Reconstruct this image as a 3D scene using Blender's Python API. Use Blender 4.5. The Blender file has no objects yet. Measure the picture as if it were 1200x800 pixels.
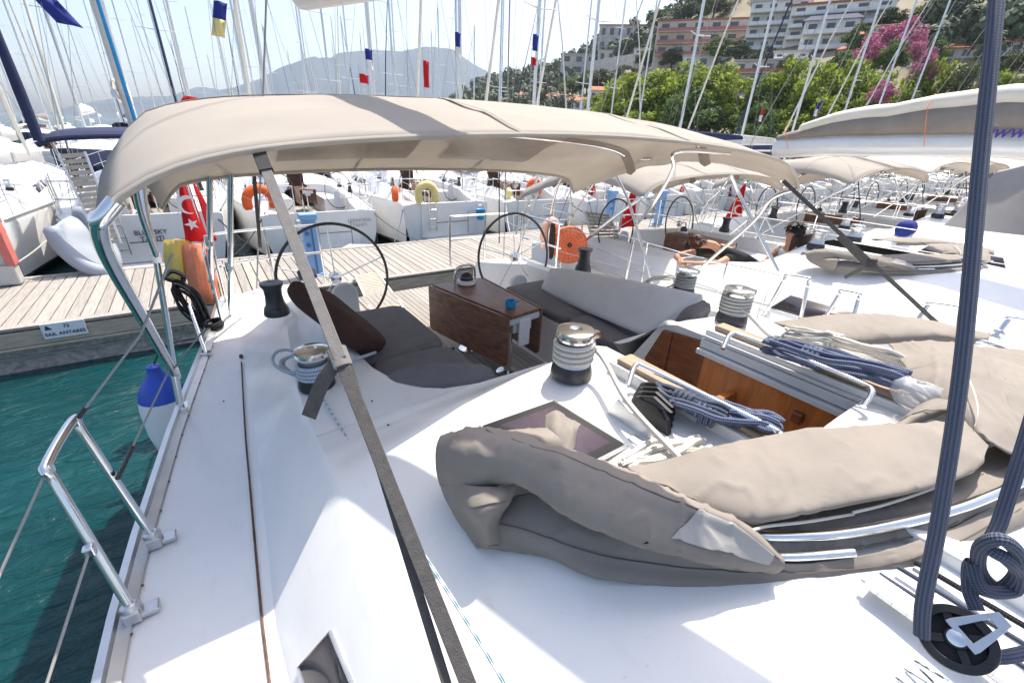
import bpy, math, random
from mathutils import Vector as V, Matrix, noise
R = random.Random(7)
sc = bpy.context.scene
COL = sc.collection
PI = math.pi

# ------------------------------------------------------------------ camera
FPX, PITCH, ROLL, AZ, CAMH = 505.8, math.radians(25.35), math.radians(2.78), math.radians(35.6), 3.0
_f = V((math.sin(AZ)*math.cos(PITCH), math.cos(AZ)*math.cos(PITCH), -math.sin(PITCH)))
_r0 = V((math.cos(AZ), -math.sin(AZ), 0)); _u0 = _r0.cross(_f)
_r = _r0*math.cos(ROLL)+_u0*math.sin(ROLL); _u = _u0*math.cos(ROLL)-_r0*math.sin(ROLL)
EYE = V((0, 0, CAMH))
cd = bpy.data.cameras.new('camera'); cam = bpy.data.objects.new('camera', cd); COL.objects.link(cam)
cd.sensor_width = 36; cd.lens = FPX/1200*36; cd.clip_start = .02; cd.clip_end = 20000
cam.matrix_world = Matrix(((_r.x, _u.x, -_f.x, 0), (_r.y, _u.y, -_f.y, 0), (_r.z, _u.z, -_f.z, CAMH), (0, 0, 0, 1)))
sc.camera = cam
def ray(x, y): return _f+_r*((x-600)/FPX)+_u*((400-y)/FPX)
def PZ(x, y, z): d = ray(x, y); return EYE+d*((z-CAMH)/d.z)      # survey: sight line met with a level, a station or a buttock plane
def PX(x, y, X): d = ray(x, y); return EYE+d*(X/d.x)
def PY(x, y, Y): d = ray(x, y); return EYE+d*(Y/d.y)
def PD(x, y, t): return EYE+ray(x, y)*t
def azel(x, y):
    d = ray(x, y); return math.atan2(d.x, d.y), math.atan2(d.z, math.hypot(d.x, d.y))

# ------------------------------------------------------------------ light
KX, KY = .45, .24
S = V((KX, KY, 1)).normalized()
w = bpy.data.worlds.new('World'); sc.world = w; w.use_nodes = True
nt = w.node_tree; nt.nodes.clear()
sky = nt.nodes.new('ShaderNodeTexSky'); sky.sky_type = 'NISHITA'; sky.sun_disc = False
sky.sun_elevation = math.asin(S.z); sky.sun_rotation = math.atan2(S.x, S.y)
sky.air_density = .9; sky.dust_density = 3.0; sky.ozone_density = .5
bg = nt.nodes.new('ShaderNodeBackground'); bg.inputs[1].default_value = .15
wo = nt.nodes.new('ShaderNodeOutputWorld')
nt.links.new(sky.outputs[0], bg.inputs[0]); nt.links.new(bg.outputs[0], wo.inputs[0])
sd = bpy.data.lights.new('sun', 'SUN'); sd.energy = 4.0; sd.angle = math.radians(.53); sd.color = (1, .93, .82)
sun = bpy.data.objects.new('sun', sd); COL.objects.link(sun)
sun.rotation_euler = S.to_track_quat('Z', 'Y').to_euler(); sun.location = (5, 3, 30)
vs = sc.view_settings
vs.view_transform = 'Standard'; vs.look = 'None'; vs.gamma = 1; vs.use_curve_mapping = False
vs.exposure = .88
sc.cycles.max_bounces = 8; sc.cycles.diffuse_bounces = 3; sc.cycles.transparent_max_bounces = 12

# ------------------------------------------------------------------ materials
def nn(t, kind, **kw):
    n = t.nodes.new(kind)
    for k, v in kw.items(): setattr(n, k, v)
    return n
def pbr(name, col, rough=.5, metal=0, var=.12, vs_=3, bump=0, bs=60, trans=0, island=0, spec=.5, col2=None, stretch=None, alpha=1, coat=0, bdist=.004):
    m = bpy.data.materials.new(name); m.use_nodes = True
    t = m.node_tree; L = t.links; b = t.nodes['Principled BSDF']; out = t.nodes['Material Output']
    b.inputs['Roughness'].default_value = rough; b.inputs['Metallic'].default_value = metal
    b.inputs['Specular IOR Level'].default_value = spec
    if coat: b.inputs['Coat Weight'].default_value = coat
    tc = nn(t, 'ShaderNodeTexCoord'); co = tc.outputs['Object']
    if stretch:
        mp = nn(t, 'ShaderNodeMapping'); mp.inputs['Scale'].default_value = stretch; L.new(co, mp.inputs[0]); co = mp.outputs[0]
    no = nn(t, 'ShaderNodeTexNoise'); no.inputs['Scale'].default_value = vs_; no.inputs['Detail'].default_value = 5; no.inputs['Roughness'].default_value = .62
    L.new(co, no.inputs['Vector'])
    rp = nn(t, 'ShaderNodeValToRGB'); rp.color_ramp.elements[0].position = .3; rp.color_ramp.elements[1].position = .7
    c2 = col2 or tuple(min(1, c*(1+var)) for c in col); c1 = col if col2 else tuple(c*(1-var) for c in col)
    rp.color_ramp.elements[0].color = (*c1, 1); rp.color_ramp.elements[1].color = (*c2, 1)
    L.new(no.outputs['Fac'], rp.inputs[0]); cc = rp.outputs[0]
    if island:
        ge = nn(t, 'ShaderNodeNewGeometry'); hs = nn(t, 'ShaderNodeHueSaturation'); mr = nn(t, 'ShaderNodeMapRange')
        mr.inputs[3].default_value = 1-island; mr.inputs[4].default_value = 1+island
        L.new(ge.outputs['Random Per Island'], mr.inputs[0]); L.new(mr.outputs[0], hs.inputs['Value']); L.new(cc, hs.inputs['Color']); cc = hs.outputs[0]
    L.new(cc, b.inputs['Base Color'])
    rm = nn(t, 'ShaderNodeMapRange'); rm.inputs[3].default_value = max(0, rough-.06); rm.inputs[4].default_value = min(1, rough+.1)
    L.new(no.outputs['Fac'], rm.inputs[0]); L.new(rm.outputs[0], b.inputs['Roughness'])
    if bump:
        n2 = nn(t, 'ShaderNodeTexNoise'); n2.inputs['Scale'].default_value = bs; n2.inputs['Detail'].default_value = 4
        L.new(co, n2.inputs['Vector'])
        bp = nn(t, 'ShaderNodeBump'); bp.inputs['Strength'].default_value = bump; bp.inputs['Distance'].default_value = bdist
        L.new(n2.outputs['Fac'], bp.inputs['Height']); L.new(bp.outputs[0], b.inputs['Normal'])
    if trans:
        tr = nn(t, 'ShaderNodeBsdfTranslucent'); L.new(cc, tr.inputs[0]); mx = nn(t, 'ShaderNodeMixShader'); mx.inputs[0].default_value = trans
        L.new(b.outputs[0], mx.inputs[1]); L.new(tr.outputs[0], mx.inputs[2]); L.new(mx.outputs[0], out.inputs[0])
    if alpha < 1:
        b.inputs['Alpha'].default_value = alpha
    return m
def rope_mat(name, c1, c2, freq=60, thr=.5, sharp=.12, around=3):
    """laid / braided cord: diagonal strands along the length (UV: x round, y metres)"""
    m = pbr(name, c1, .85, var=.1); t = m.node_tree; L = t.links; b = t.nodes['Principled BSDF']
    uv = nn(t, 'ShaderNodeUVMap'); sx = nn(t, 'ShaderNodeSeparateXYZ'); L.new(uv.outputs[0], sx.inputs[0])
    def wave(sgn):
        a = nn(t, 'ShaderNodeMath', operation='MULTIPLY'); a.inputs[1].default_value = 2*PI*around*sgn; L.new(sx.outputs[0], a.inputs[0])
        d = nn(t, 'ShaderNodeMath', operation='MULTIPLY'); d.inputs[1].default_value = 2*PI*freq; L.new(sx.outputs[1], d.inputs[0])
        e = nn(t, 'ShaderNodeMath', operation='ADD'); L.new(a.outputs[0], e.inputs[0]); L.new(d.outputs[0], e.inputs[1])
        s = nn(t, 'ShaderNodeMath', operation='SINE'); L.new(e.outputs[0], s.inputs[0]); return s.outputs[0]
    p = nn(t, 'ShaderNodeMath', operation='MULTIPLY'); L.new(wave(1), p.inputs[0]); L.new(wave(-1), p.inputs[1])
    mr = nn(t, 'ShaderNodeMapRange'); mr.inputs[1].default_value = thr-sharp; mr.inputs[2].default_value = thr+sharp; L.new(p.outputs[0], mr.inputs[0])
    mx = nn(t, 'ShaderNodeMixRGB'); mx.inputs[1].default_value = (*c1, 1); mx.inputs[2].default_value = (*c2, 1); L.new(mr.outputs[0], mx.inputs[0])
    L.new(mx.outputs[0], b.inputs['Base Color'])
    bp = nn(t, 'ShaderNodeBump'); bp.inputs['Strength'].default_value = .6; bp.inputs['Distance'].default_value = .002
    L.new(p.outputs[0], bp.inputs['Height']); L.new(bp.outputs[0], b.inputs['Normal'])
    return m
M = {}
def mk(k, *a, **kw): M[k] = pbr(k, *a, **kw)
mk('gelcoat', (.79, .785, .77), .22, var=.045, vs_=2.2, bump=.05, bs=140, bdist=.001)
mk('gelcoat_grey', (.62, .64, .66), .3, var=.04)
mk('steel', (.78, .78, .77), .14, 1, var=.04)
mk('aluminium', (.62, .63, .64), .36, 1, var=.08, vs_=9)
mk('mast_paint', (.72, .73, .73), .35, .3, var=.04)
mk('black_plastic', (.018, .018, .02), .38, var=.3, vs_=20)
mk('rubber', (.03, .03, .032), .7, var=.2)
mk('wheel_leather', (.085, .078, .07), .7, var=.2, vs_=20)
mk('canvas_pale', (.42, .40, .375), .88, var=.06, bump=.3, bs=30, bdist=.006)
mk('seam_thread', (.13, .11, .095), .9)
mk('winch_grey', (.05, .052, .058), .32, .4, var=.2)
mk('canvas', (.25, .222, .194), .88, var=.10, vs_=5, bump=.25, bs=16, bdist=.012)
mk('bimini_cloth', (.57, .525, .47), .9, var=.06, vs_=3, bump=.3, bs=300, trans=.42, bdist=.001)
mk('canvas_trim', (.30, .25, .21), .9, var=.1, bump=.3, bs=300)
mk('window_film', (.44, .37, .31), .3, var=.12, vs_=6, trans=.3)
mk('navy_canvas', (.025, .035, .09), .85, var=.2)
mk('grey_canvas', (.27, .26, .25), .9, var=.08, bump=.2, bs=60)
mk('cream_sail', (.78, .74, .66), .8, var=.06, bump=.3, bs=14, trans=.15)
mk('webbing', (.20, .19, .178), .9, var=.12, vs_=40, bump=.5, bs=220)
mk('webbing_dark', (.085, .08, .078), .9, var=.2, vs_=40, bump=.5, bs=220)
mk('varnished_teak', (.21, .10, .06), .42, var=.45, vs_=4, stretch=(9, 1.2, 9), coat=.12, bump=.06, bs=30)
mk('mahogany', (.20, .065, .025), .3, var=.35, vs_=4, stretch=(2, 2, 10), coat=.3)
mk('cabin_wood', (.50, .17, .045), .35, var=.25, vs_=3, stretch=(10, 10, 1.3))
mk('raw_teak', (.36, .27, .19), .75, var=.22, vs_=5, stretch=(14, 1, 14), bump=.15, bs=40)
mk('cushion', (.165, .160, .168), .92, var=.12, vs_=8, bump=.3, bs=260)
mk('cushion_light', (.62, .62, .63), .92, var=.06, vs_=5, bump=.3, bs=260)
mk('brown_cloth', (.062, .028, .022), .95, var=.25, vs_=10, bump=.3, bs=200)
mk('smoked_glass', (.03, .027, .035), .08, var=.2, spec=.7)
mk('hatch_acrylic', (.10, .075, .10), .1, var=.15, spec=.6)
mk('white_pvc', (.82, .82, .80), .35, var=.04)
mk('blue_pvc', (.02, .07, .45), .35, var=.08)
mk('cup_blue', (.01, .30, .62), .35, var=.1)
mk('orange_foam', (.85, .13, .02), .7, var=.12)
mk('orange_faded', (.80, .24, .12), .75, var=.15, vs_=12)
mk('peach_foam', (.80, .48, .36), .8, var=.15, vs_=9)
mk('yellow_foam', (.72, .50, .12), .75, var=.12)
mk('yellow_pale', (.74, .62, .25), .75, var=.1)
mk('flag_red', (.62, .012, .02), .85, var=.1, trans=.3)
mk('flag_white', (.80, .78, .76), .85, var=.05)
mk('flag_blue', (.03, .05, .30), .85, var=.1, trans=.3)
mk('pedestal_blue', (.22, .40, .66), .5, var=.08)
mk('pedestal_dark', (.08, .16, .34), .5, var=.1)
mk('gangplank', (.46, .40, .32), .7, var=.15, vs_=8)
mk('concrete', (.34, .33, .31), .95, var=.45, vs_=14, bump=.9, bs=45, bdist=.02)
mk('dock_board', (.315, .292, .265), .85, var=.24, vs_=3, stretch=(20, 1, 4), island=.12, bump=.3, bs=30)
mk('dock_beam', (.40, .35, .29), .85, var=.25, vs_=4, stretch=(1, 8, 8), bump=.3, bs=30)
mk('sign_white', (.70, .74, .80), .4, var=.05)
mk('sign_ink', (.03, .04, .09), .6)
mk('name_ink', (.33, .34, .37), .5)
mk('web_ink', (.05, .04, .28), .5)
mk('pink_board', (.62, .17, .14), .6, var=.15)
mk('board_frame', (.50, .49, .46), .6, var=.1)
mk('poster', (.13, .05, .06), .5, var=.6, vs_=7)
mk('vinyl', (.62, .66, .72), .08, var=.05, alpha=.45)
mk('skin', (.52, .27, .17), .55, var=.08)
mk('hair_brown', (.07, .022, .012), .6, var=.3, vs_=30)
mk('hair_black', (.018, .013, .011), .55, var=.3, vs_=30)
mk('black_shirt', (.02, .02, .022), .9, var=.2)
mk('white_shirt', (.62, .62, .64), .9, var=.1)
mk('inflatable', (.30, .335, .39), .55, var=.08)
mk('rust', (.13, .07, .05), .9, var=.5, vs_=30)
mk('antifoul', (.02, .05, .16), .7, var=.2)
mk('leaf_bright', (.23, .30, .035), .7, var=.3, vs_=.6, island=.45, trans=.5)
mk('leaf_mid', (.11, .175, .04), .7, var=.35, vs_=.6, island=.45, trans=.3)
mk('leaf_dark', (.08, .11, .052), .75, var=.35, vs_=.15, island=.4)
mk('leaf_pale', (.10, .125, .045), .75, var=.35, vs_=.4, island=.4, trans=.2)
mk('bloom_pink', (.50, .17, .28), .7, var=.3, vs_=.8, island=.5, trans=.2)
mk('bark', (.12, .08, .055), .9, var=.3, vs_=8)
mk('hill_ground', (.15, .15, .085), .95, var=.5, vs_=.06, col2=(.32, .27, .20))
mk('far_mountain', (.05, .075, .095), .95, var=.4, vs_=.004)
mk('shore_ground', (.26, .24, .21), .95, var=.2, vs_=.2)
mk('stone_wall', (.58, .53, .47), .95, var=.25, vs_=.9, bump=.6, bs=3, bdist=.1)
mk('stucco_white', (.80, .78, .74), .9, var=.08, vs_=.5)
mk('stucco_pink', (.70, .57, .49), .9, var=.1, vs_=.5)
mk('stucco_cream', (.70, .63, .53), .9, var=.1, vs_=.5)
mk('red_balcony', (.46, .17, .13), .85, var=.15)
mk('roof_tile', (.36, .14, .08), .9, var=.2, vs_=1.5)
mk('roof_flat', (.50, .47, .43), .9, var=.15)
mk('window_pane', (.05, .06, .07), .1, spec=.8, var=.3, vs_=.7)
mk('vest_red', (.5, .03, .03), .8)
M['rope_blue'] = rope_mat('rope_blue', (.055, .075, .15), (.21, .24, .32), 90, .25, .3)
M['rope_slate'] = rope_mat('rope_slate', (.05, .062, .10), (.15, .17, .23), 190, .1, .5, 6)
M['rope_white'] = rope_mat('rope_white', (.66, .63, .57), (.50, .47, .42), 70, .3, .3)
M['rope_fleck'] = rope_mat('rope_fleck', (.66, .68, .70), (.06, .16, .34), 70, .2, .25)
M['rope_check'] = rope_mat('rope_check', (.62, .62, .58), (.05, .055, .06), 120, .25, .2)
M['rope_teal'] = rope_mat('rope_teal', (.66, .68, .70), (.03, .24, .34), 9, .25, .1)
M['rope_black'] = rope_mat('rope_black', (.012, .012, .014), (.04, .04, .045), 90, .2, .3)
M['rope_brown'] = rope_mat('rope_brown', (.05, .03, .03), (.10, .07, .06), 90, .2, .3)
M['wire'] = rope_mat('wire', (.42, .42, .41), (.22, .22, .22), 200, .2, .3)

t = M['gelcoat'].node_tree; L = t.links; b = t.nodes['Principled BSDF']; src = b.inputs['Base Color'].links[0].from_socket
tc = nn(t, 'ShaderNodeTexCoord'); mp = nn(t, 'ShaderNodeMapping'); mp.inputs['Scale'].default_value = (5, 1.2, 5); L.new(tc.outputs['Object'], mp.inputs[0])
n1 = nn(t, 'ShaderNodeTexNoise'); n1.inputs['Scale'].default_value = 3.5; n1.inputs['Detail'].default_value = 9; n1.inputs['Roughness'].default_value = .72; L.new(mp.outputs[0], n1.inputs[0])
r1 = nn(t, 'ShaderNodeMapRange'); r1.inputs[1].default_value = .56; r1.inputs[2].default_value = .76; r1.inputs[3].default_value = 0; r1.inputs[4].default_value = .20; L.new(n1.outputs['Fac'], r1.inputs[0])
n2 = nn(t, 'ShaderNodeTexNoise'); n2.inputs['Scale'].default_value = 55; n2.inputs['Detail'].default_value = 2; L.new(tc.outputs['Object'], n2.inputs[0])
r2 = nn(t, 'ShaderNodeMapRange'); r2.inputs[1].default_value = .70; r2.inputs[2].default_value = .78; r2.inputs[3].default_value = 0; r2.inputs[4].default_value = .28; L.new(n2.outputs['Fac'], r2.inputs[0])
ad = nn(t, 'ShaderNodeMath', operation='ADD'); L.new(r1.outputs[0], ad.inputs[0]); L.new(r2.outputs[0], ad.inputs[1])
mx = nn(t, 'ShaderNodeMixRGB'); mx.inputs[2].default_value = (.50, .47, .42, 1); L.new(ad.outputs[0], mx.inputs[0]); L.new(src, mx.inputs[1]); L.new(mx.outputs[0], b.inputs['Base Color'])
def water_mat():
    m = bpy.data.materials.new('water'); m.use_nodes = True; t = m.node_tree; L = t.links; b = t.nodes['Principled BSDF']
    b.inputs['Roughness'].default_value = .05; b.inputs['IOR'].default_value = 1.33
    tc = nn(t, 'ShaderNodeTexCoord'); mp = nn(t, 'ShaderNodeMapping'); mp.inputs['Scale'].default_value = (1, 2.4, 1); mp.inputs['Rotation'].default_value = (0, 0, .2)
    L.new(tc.outputs['Object'], mp.inputs[0])
    n1 = nn(t, 'ShaderNodeTexNoise'); n1.inputs['Scale'].default_value = 2.6; n1.inputs['Detail'].default_value = 6; n1.inputs['Distortion'].default_value = .6
    n2 = nn(t, 'ShaderNodeTexNoise'); n2.inputs['Scale'].default_value = .35; n2.inputs['Detail'].default_value = 3
    L.new(mp.outputs[0], n1.inputs[0]); L.new(mp.outputs[0], n2.inputs[0])
    rp = nn(t, 'ShaderNodeValToRGB'); rp.color_ramp.elements[0].color = (.0, .028, .033, 1); rp.color_ramp.elements[1].color = (.003, .050, .056, 1)
    rp.color_ramp.elements[0].position = .35; rp.color_ramp.elements[1].position = .65
    L.new(n2.outputs['Fac'], rp.inputs[0]); L.new(rp.outputs[0], b.inputs['Base Color'])
    bp = nn(t, 'ShaderNodeBump'); bp.inputs['Strength'].default_value = .8; bp.inputs['Distance'].default_value = .15
    L.new(n1.outputs['Fac'], bp.inputs['Height']); L.new(bp.outputs[0], b.inputs['Normal'])
    return m
M['water'] = water_mat()

# ------------------------------------------------------------------ mesh helpers
def catmull(pts, n, closed=False):
    pts = [V(p) for p in pts]
    if len(pts) == 1: return pts*n
    if closed: q = [pts[-1]]+pts+pts[:2]
    else: q = [pts[0]*2-pts[1]]+pts+[pts[-1]*2-pts[-2]]
    k = len(q)-3; out = []
    m = n if closed else n-1
    for i in range(n):
        s = i*k/m; j = min(int(s), k-1); t = s-j
        a, b, c, d = q[j:j+4]
        out.append(.5*((2*b)+(c-a)*t+(2*a-5*b+4*c-d)*t*t+(3*b-a-3*c+d)*t**3))
    return out
class MB:
    def __init__(s): s.v = []; s.f = []; s.uv = {}
    def add(s, vs, fs):
        o = len(s.v); s.v += [V(p) for p in vs]; s.f += [tuple(i+o for i in f) for f in fs]; return o
    def tube(s, pts, r, n=8, closed=False, caps=True, flat=1.0, up=None):
        pts = [V(p) for p in pts]; N = len(pts)
        rr = r if isinstance(r, (list, tuple)) else [r]*N
        tg = []
        for i in range(N):
            a = pts[(i-1) % N] if (closed or i > 0) else pts[i]; b = pts[(i+1) % N] if (closed or i < N-1) else pts[i]
            d = b-a; tg.append(d.normalized() if d.length > 1e-9 else V((0, 0, 1)))
        x = V(up) if up else (V((0, 0, 1)) if abs(tg[0].z) < .9 else V((1, 0, 0)))
        x = (x-tg[0]*x.dot(tg[0])).normalized(); vs = []
        ln = [0]
        for i in range(1, N): ln.append(ln[-1]+(pts[i]-pts[i-1]).length)
        for i in range(N):
            if up: x = V(up)
            x = x-tg[i]*x.dot(tg[i]); x = x.normalized() if x.length > 1e-6 else tg[i].orthogonal().normalized()
            y = tg[i].cross(x)
            for k in range(n):
                a = 2*PI*k/n; vs.append(pts[i]+(x*math.cos(a)*flat+y*math.sin(a))*rr[i])
        o = len(s.v); s.v += vs
        for i in range(N if closed else N-1):
            j = (i+1) % N; l0 = ln[i]; l1 = ln[j] if j else ln[-1]+(pts[0]-pts[-1]).length
            for k in range(n):
                k2 = (k+1) % n
                s.uv[len(s.f)] = ((k/n, l0), ((k+1)/n, l0), ((k+1)/n, l1), (k/n, l1))
                s.f.append((o+i*n+k, o+i*n+k2, o+j*n+k2, o+j*n+k))
        if caps and not closed:
            s.f.append(tuple(o+k for k in range(n))[::-1]); s.f.append(tuple(o+(N-1)*n+k for k in range(n)))
        return s
    def rope(s, pts, r, k=4, n=7, closed=False):
        return s.tube(catmull(pts, max(2, len(pts)*k), closed), r, n, closed)
    def box(s, c, size, rot=None):
        c = V(c); h = V(size)/2; vs = []
        for sx in (-1, 1):
            for sy in (-1, 1):
                for sz in (-1, 1):
                    p = V((h.x*sx, h.y*sy, h.z*sz)); vs.append(c+(rot @ p if rot else p))
        s.add(vs, [(0, 1, 3, 2), (4, 6, 7, 5), (0, 4, 5, 1), (2, 3, 7, 6), (0, 2, 6, 4), (1, 5, 7, 3)]); return s
    def prism(s, poly, d):
        """poly: 3-D outline, d: thickness vector"""
        n = len(poly); d = V(d); vs = [V(p) for p in poly]+[V(p)+d for p in poly]
        s.add(vs, [tuple(range(n))[::-1], tuple(range(n, 2*n))]+[(i, (i+1) % n, n+(i+1) % n, n+i) for i in range(n)]); return s
    def lathe(s, prof, c, n=24, axis=V((0, 0, 1)), caps=True):
        c = V(c); z = axis.normalized(); x = z.orthogonal().normalized(); y = z.cross(x); vs = []
        for (r, h) in prof:
            for k in range(n):
                a = 2*PI*k/n; vs.append(c+z*h+(x*math.cos(a)+y*math.sin(a))*r)
        m = len(prof); fs = [(i*n+k, i*n+(k+1) % n, (i+1)*n+(k+1) % n, (i+1)*n+k) for i in range(m-1) for k in range(n)]
        if caps: fs += [tuple(range(n))[::-1], tuple((m-1)*n+k for k in range(n))]
        s.add(vs, fs); return s
    def grid(s, rows, closed_u=False, skip=None):
        nv = len(rows); nu = len(rows[0]); vs = [p for r in rows for p in r]; fs = []
        for i in range(nv-1):
            for j in range(nu if closed_u else nu-1):
                if skip and skip(i, j): continue
                fs.append((i*nu+j, i*nu+(j+1) % nu, (i+1)*nu+(j+1) % nu, (i+1)*nu+j))
        s.add(vs, fs); return s
    def patch(s, rows, nu=40, nv=30, amp=0, freq=6, seed=0):
        a = [catmull(r, nu) for r in rows]; cols = [catmull([a[i][j] for i in range(len(a))], nv) for j in range(nu)]
        g = [[cols[j][i] for j in range(nu)] for i in range(nv)]
        if amp:
            for i in range(nv):
                for j in range(nu):
                    p = g[i][j]; q = V((p.x*freq+seed, p.y*freq, p.z*freq))
                    g[i][j] = p+V((0, 0, 1))*amp*noise.noise(q)+V((1, 0, 0))*amp*.5*noise.noise(q*1.7+V((9, 3, 1)))
        s.grid(g); return s
    def ball(s, c, r, nu=16, nv=10, sq=(1, 1, 1)):
        rows = []
        for i in range(nv+1):
            a = PI*i/nv
            rows.append([V(c)+V((math.sin(a)*math.cos(2*PI*k/nu)*r*sq[0], math.sin(a)*math.sin(2*PI*k/nu)*r*sq[1], math.cos(a)*r*sq[2])) for k in range(nu)])
        s.grid(rows, True); return s
WORLD = {}
def obj(name, mb, m, parent=None, ang=38, bevel=0, solid=0, sub=0, base=False):
    xs = [p.x for p in mb.v]; ys = [p.y for p in mb.v]; zs = [p.z for p in mb.v]
    c = V(((min(xs)+max(xs))/2, (min(ys)+max(ys))/2, min(zs) if base else (min(zs)+max(zs))/2))
    me = bpy.data.meshes.new(name); me.from_pydata([p-c for p in mb.v], [], mb.f)
    if mb.uv:
        ul = me.uv_layers.new(name='UVMap').data; flat = [0.0]*(2*len(ul))
        for pl in me.polygons:
            u = mb.uv.get(pl.index)
            if u and len(u) == pl.loop_total:
                for k in range(pl.loop_total):
                    flat[2*(pl.loop_start+k)] = u[k][0]; flat[2*(pl.loop_start+k)+1] = u[k][1]
        ul.foreach_set('uv', flat)
    me.materials.append(M[m] if isinstance(m, str) else m)
    me.shade_smooth(); me.set_sharp_from_angle(angle=math.radians(ang))
    me.update()
    o = bpy.data.objects.new(name, me); COL.objects.link(o)
    if parent: o.parent = parent; o.location = c-WORLD[parent.name]
    else: o.location = c
    WORLD[o.name] = c
    if bevel:
        b = o.modifiers.new('bevel', 'BEVEL'); b.width = bevel; b.segments = 2; b.limit_method = 'ANGLE'; b.angle_limit = math.radians(30); b.harden_normals = True
    if solid:
        d = o.modifiers.new('thick', 'SOLIDIFY'); d.thickness = solid; d.offset = -1
    if sub:
        d = o.modifiers.new('sub', 'SUBSURF'); d.levels = sub; d.render_levels = sub
    return o
def tag(o, label=None, cat=None, group=None, kind=None):
    if label: o['label'] = label
    if cat: o['category'] = cat
    if group: o['group'] = group
    if kind: o['kind'] = kind
    return o
def thing(name, label, cat, loc=(0, 0, 0), group=None):
    o = bpy.data.objects.new(name, None); COL.objects.link(o); o.location = loc; o.empty_display_size = .2
    WORLD[o.name] = V(loc); return tag(o, label, cat, group)
def copy_tree(o, parent=None, keep=None, drop=()):
    c = o.copy(); COL.objects.link(c)
    if parent: c.parent = parent
    for ch in list(o.children):
        b = ch.name.split('.')[0]
        if (keep and b not in keep) or b in drop: continue
        copy_tree(ch, c, None, drop)
    return c
def text(name, s, m, size, parent, mat4, extrude=.002, shear=0):
    cu = bpy.data.curves.new(name, 'FONT'); cu.body = s; cu.size = size; cu.extrude = extrude; cu.align_x = 'CENTER'; cu.align_y = 'CENTER'; cu.shear = shear
    cu.offset = size*.01
    t = bpy.data.objects.new(name, cu); COL.objects.link(t); bpy.context.view_layer.update()
    me = bpy.data.meshes.new_from_object(t.evaluated_get(bpy.context.evaluated_depsgraph_get()))
    bpy.data.objects.remove(t); me.transform(mat4); mb = MB(); mb.v = [v.co.copy() for v in me.vertices]; mb.f = [tuple(p.vertices) for p in me.polygons]
    bpy.data.meshes.remove(me)
    return obj(name, mb, m, parent)
def frame(o, x, y):
    """matrix: local x,y axes given in world, origin o"""
    x = V(x).normalized(); z = x.cross(V(y)).normalized(); y = z.cross(x)
    return Matrix(((x.x, y.x, z.x, o[0]), (x.y, y.y, z.y, o[1]), (x.z, y.z, z.z, o[2]), (0, 0, 0, 1)))
def lt(tab, x):
    if x <= tab[0][0]: return tab[0][1]
    for (a, b), (c, d) in zip(tab, tab[1:]):
        if x <= c: return b+(d-b)*(x-a)/(c-a)
    return tab[-1][1]

# ================================================================== THE OWN YACHT
CX = 1.9
Y0 = thing('sailing_yacht', 'white sailing yacht filling the foreground, with beige bimini over its cockpit and folded sprayhood', 'yacht', (CX, 0, 0))
HB = [(-8.2, .04), (-7.2, .8), (-5.6, 1.55), (-3.4, 2.15), (-1.2, 2.48), (.6, 2.54), (1.4, 2.52), (2, 2.46), (2.9, 2.34), (4.2, 2.12), (5.4, 1.95)]
ZD = [(-8.2, 1.7), (-3, 1.42), (0, 1.32), (5.4, 1.29)]
UB = [(-5.5, .35), (-4.2, 1.0), (-2, 1.65), (0, 1.95), (1.25, 2.0), (2.4, 1.93), (3.6, 1.88), (4.7, 1.78), (5.4, 1.7)]
UC = [(-5.5, .3), (-4.2, .8), (-2, 1.38), (0, 1.66), (1.25, 1.70), (2.4, 1.70), (3.6, 1.70), (4.7, 1.62), (5.4, 1.55)]
ZC = [(-5.6, 1.5), (-4.2, 1.56), (-2, 1.7), (0, 1.77), (1.3, 1.75), (2, 1.66), (3.0, 1.6), (4.2, 1.52), (4.75, 1.40), (5.4, 1.33)]
ZR = [(-5.6, 1.52), (-4.2, 1.75), (-2, 1.95), (0, 2.05), (1.4, 2.03), (1.8, 2.01)]
ZI = [(1.85, 1.715), (2.2, 1.70), (3.0, 1.66), (4.2, 1.6), (4.75, 1.48), (5.4, 1.34)]     # inner coaming lip
def roofz(u, y):
    c = lt(UC, y); zc = lt(ZC, y)+.03; zr = lt(ZR, y)
    return zc+(zr-zc)*max(0, 1-(abs(u)/(c-.08))**2.2)
def prof(y, mode):
    hb = lt(HB, y); zd = max(lt(ZD, y), 0); ub = min(lt(UB, y), hb*.85); uc = min(lt(UC, y), hb*.7); zc = max(lt(ZC, y), zd+.015)
    P = [(hb, zd), ((hb+ub)/2, zd+.012), (ub+.05, zd+.012), (ub, zd+.03), (uc+.014, zc-.016), (uc-.016, zc+.006)]
    if mode[0] == 'roof':
        for q in (1.12, .8, .52, .30): P.append((q*min(1, uc/1.7) if y < -1 else q, max(roofz(q, y), zd+.02)))
        P.append((0, max(roofz(0, y), zd+.02)))
    else:
        q = mode[1]; zi = lt(ZI, y); zs = 1.47 if mode[2] else 1.06
        P += [(q+.05, zi), (q, zi-.02), (q-.06, zs+.0), (.56, zs-.01), (.54, 1.05)]
        P[-1] = (.54, 1.045)
        P.append((0, 1.045))
    if mode[0] == 'roof': P.append((0, P[-1][1]))
    return P
rows = []
for y in (-8.2, -7.7, -7.2, -6.4, -5.6, -4.9, -4.2, -3.4, -2.6, -2, -1.2, -.6, 0, .3, .42, .8, 1.06, 1.25, 1.38): rows.append((y, ('roof',)))
rows += [(1.46, ('roof',)), (1.54, ('roof',)), (1.62, ('roof',)), (1.70, ('roof',)), (1.78, ('roof',)), (1.84, ('roof',))]
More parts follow.
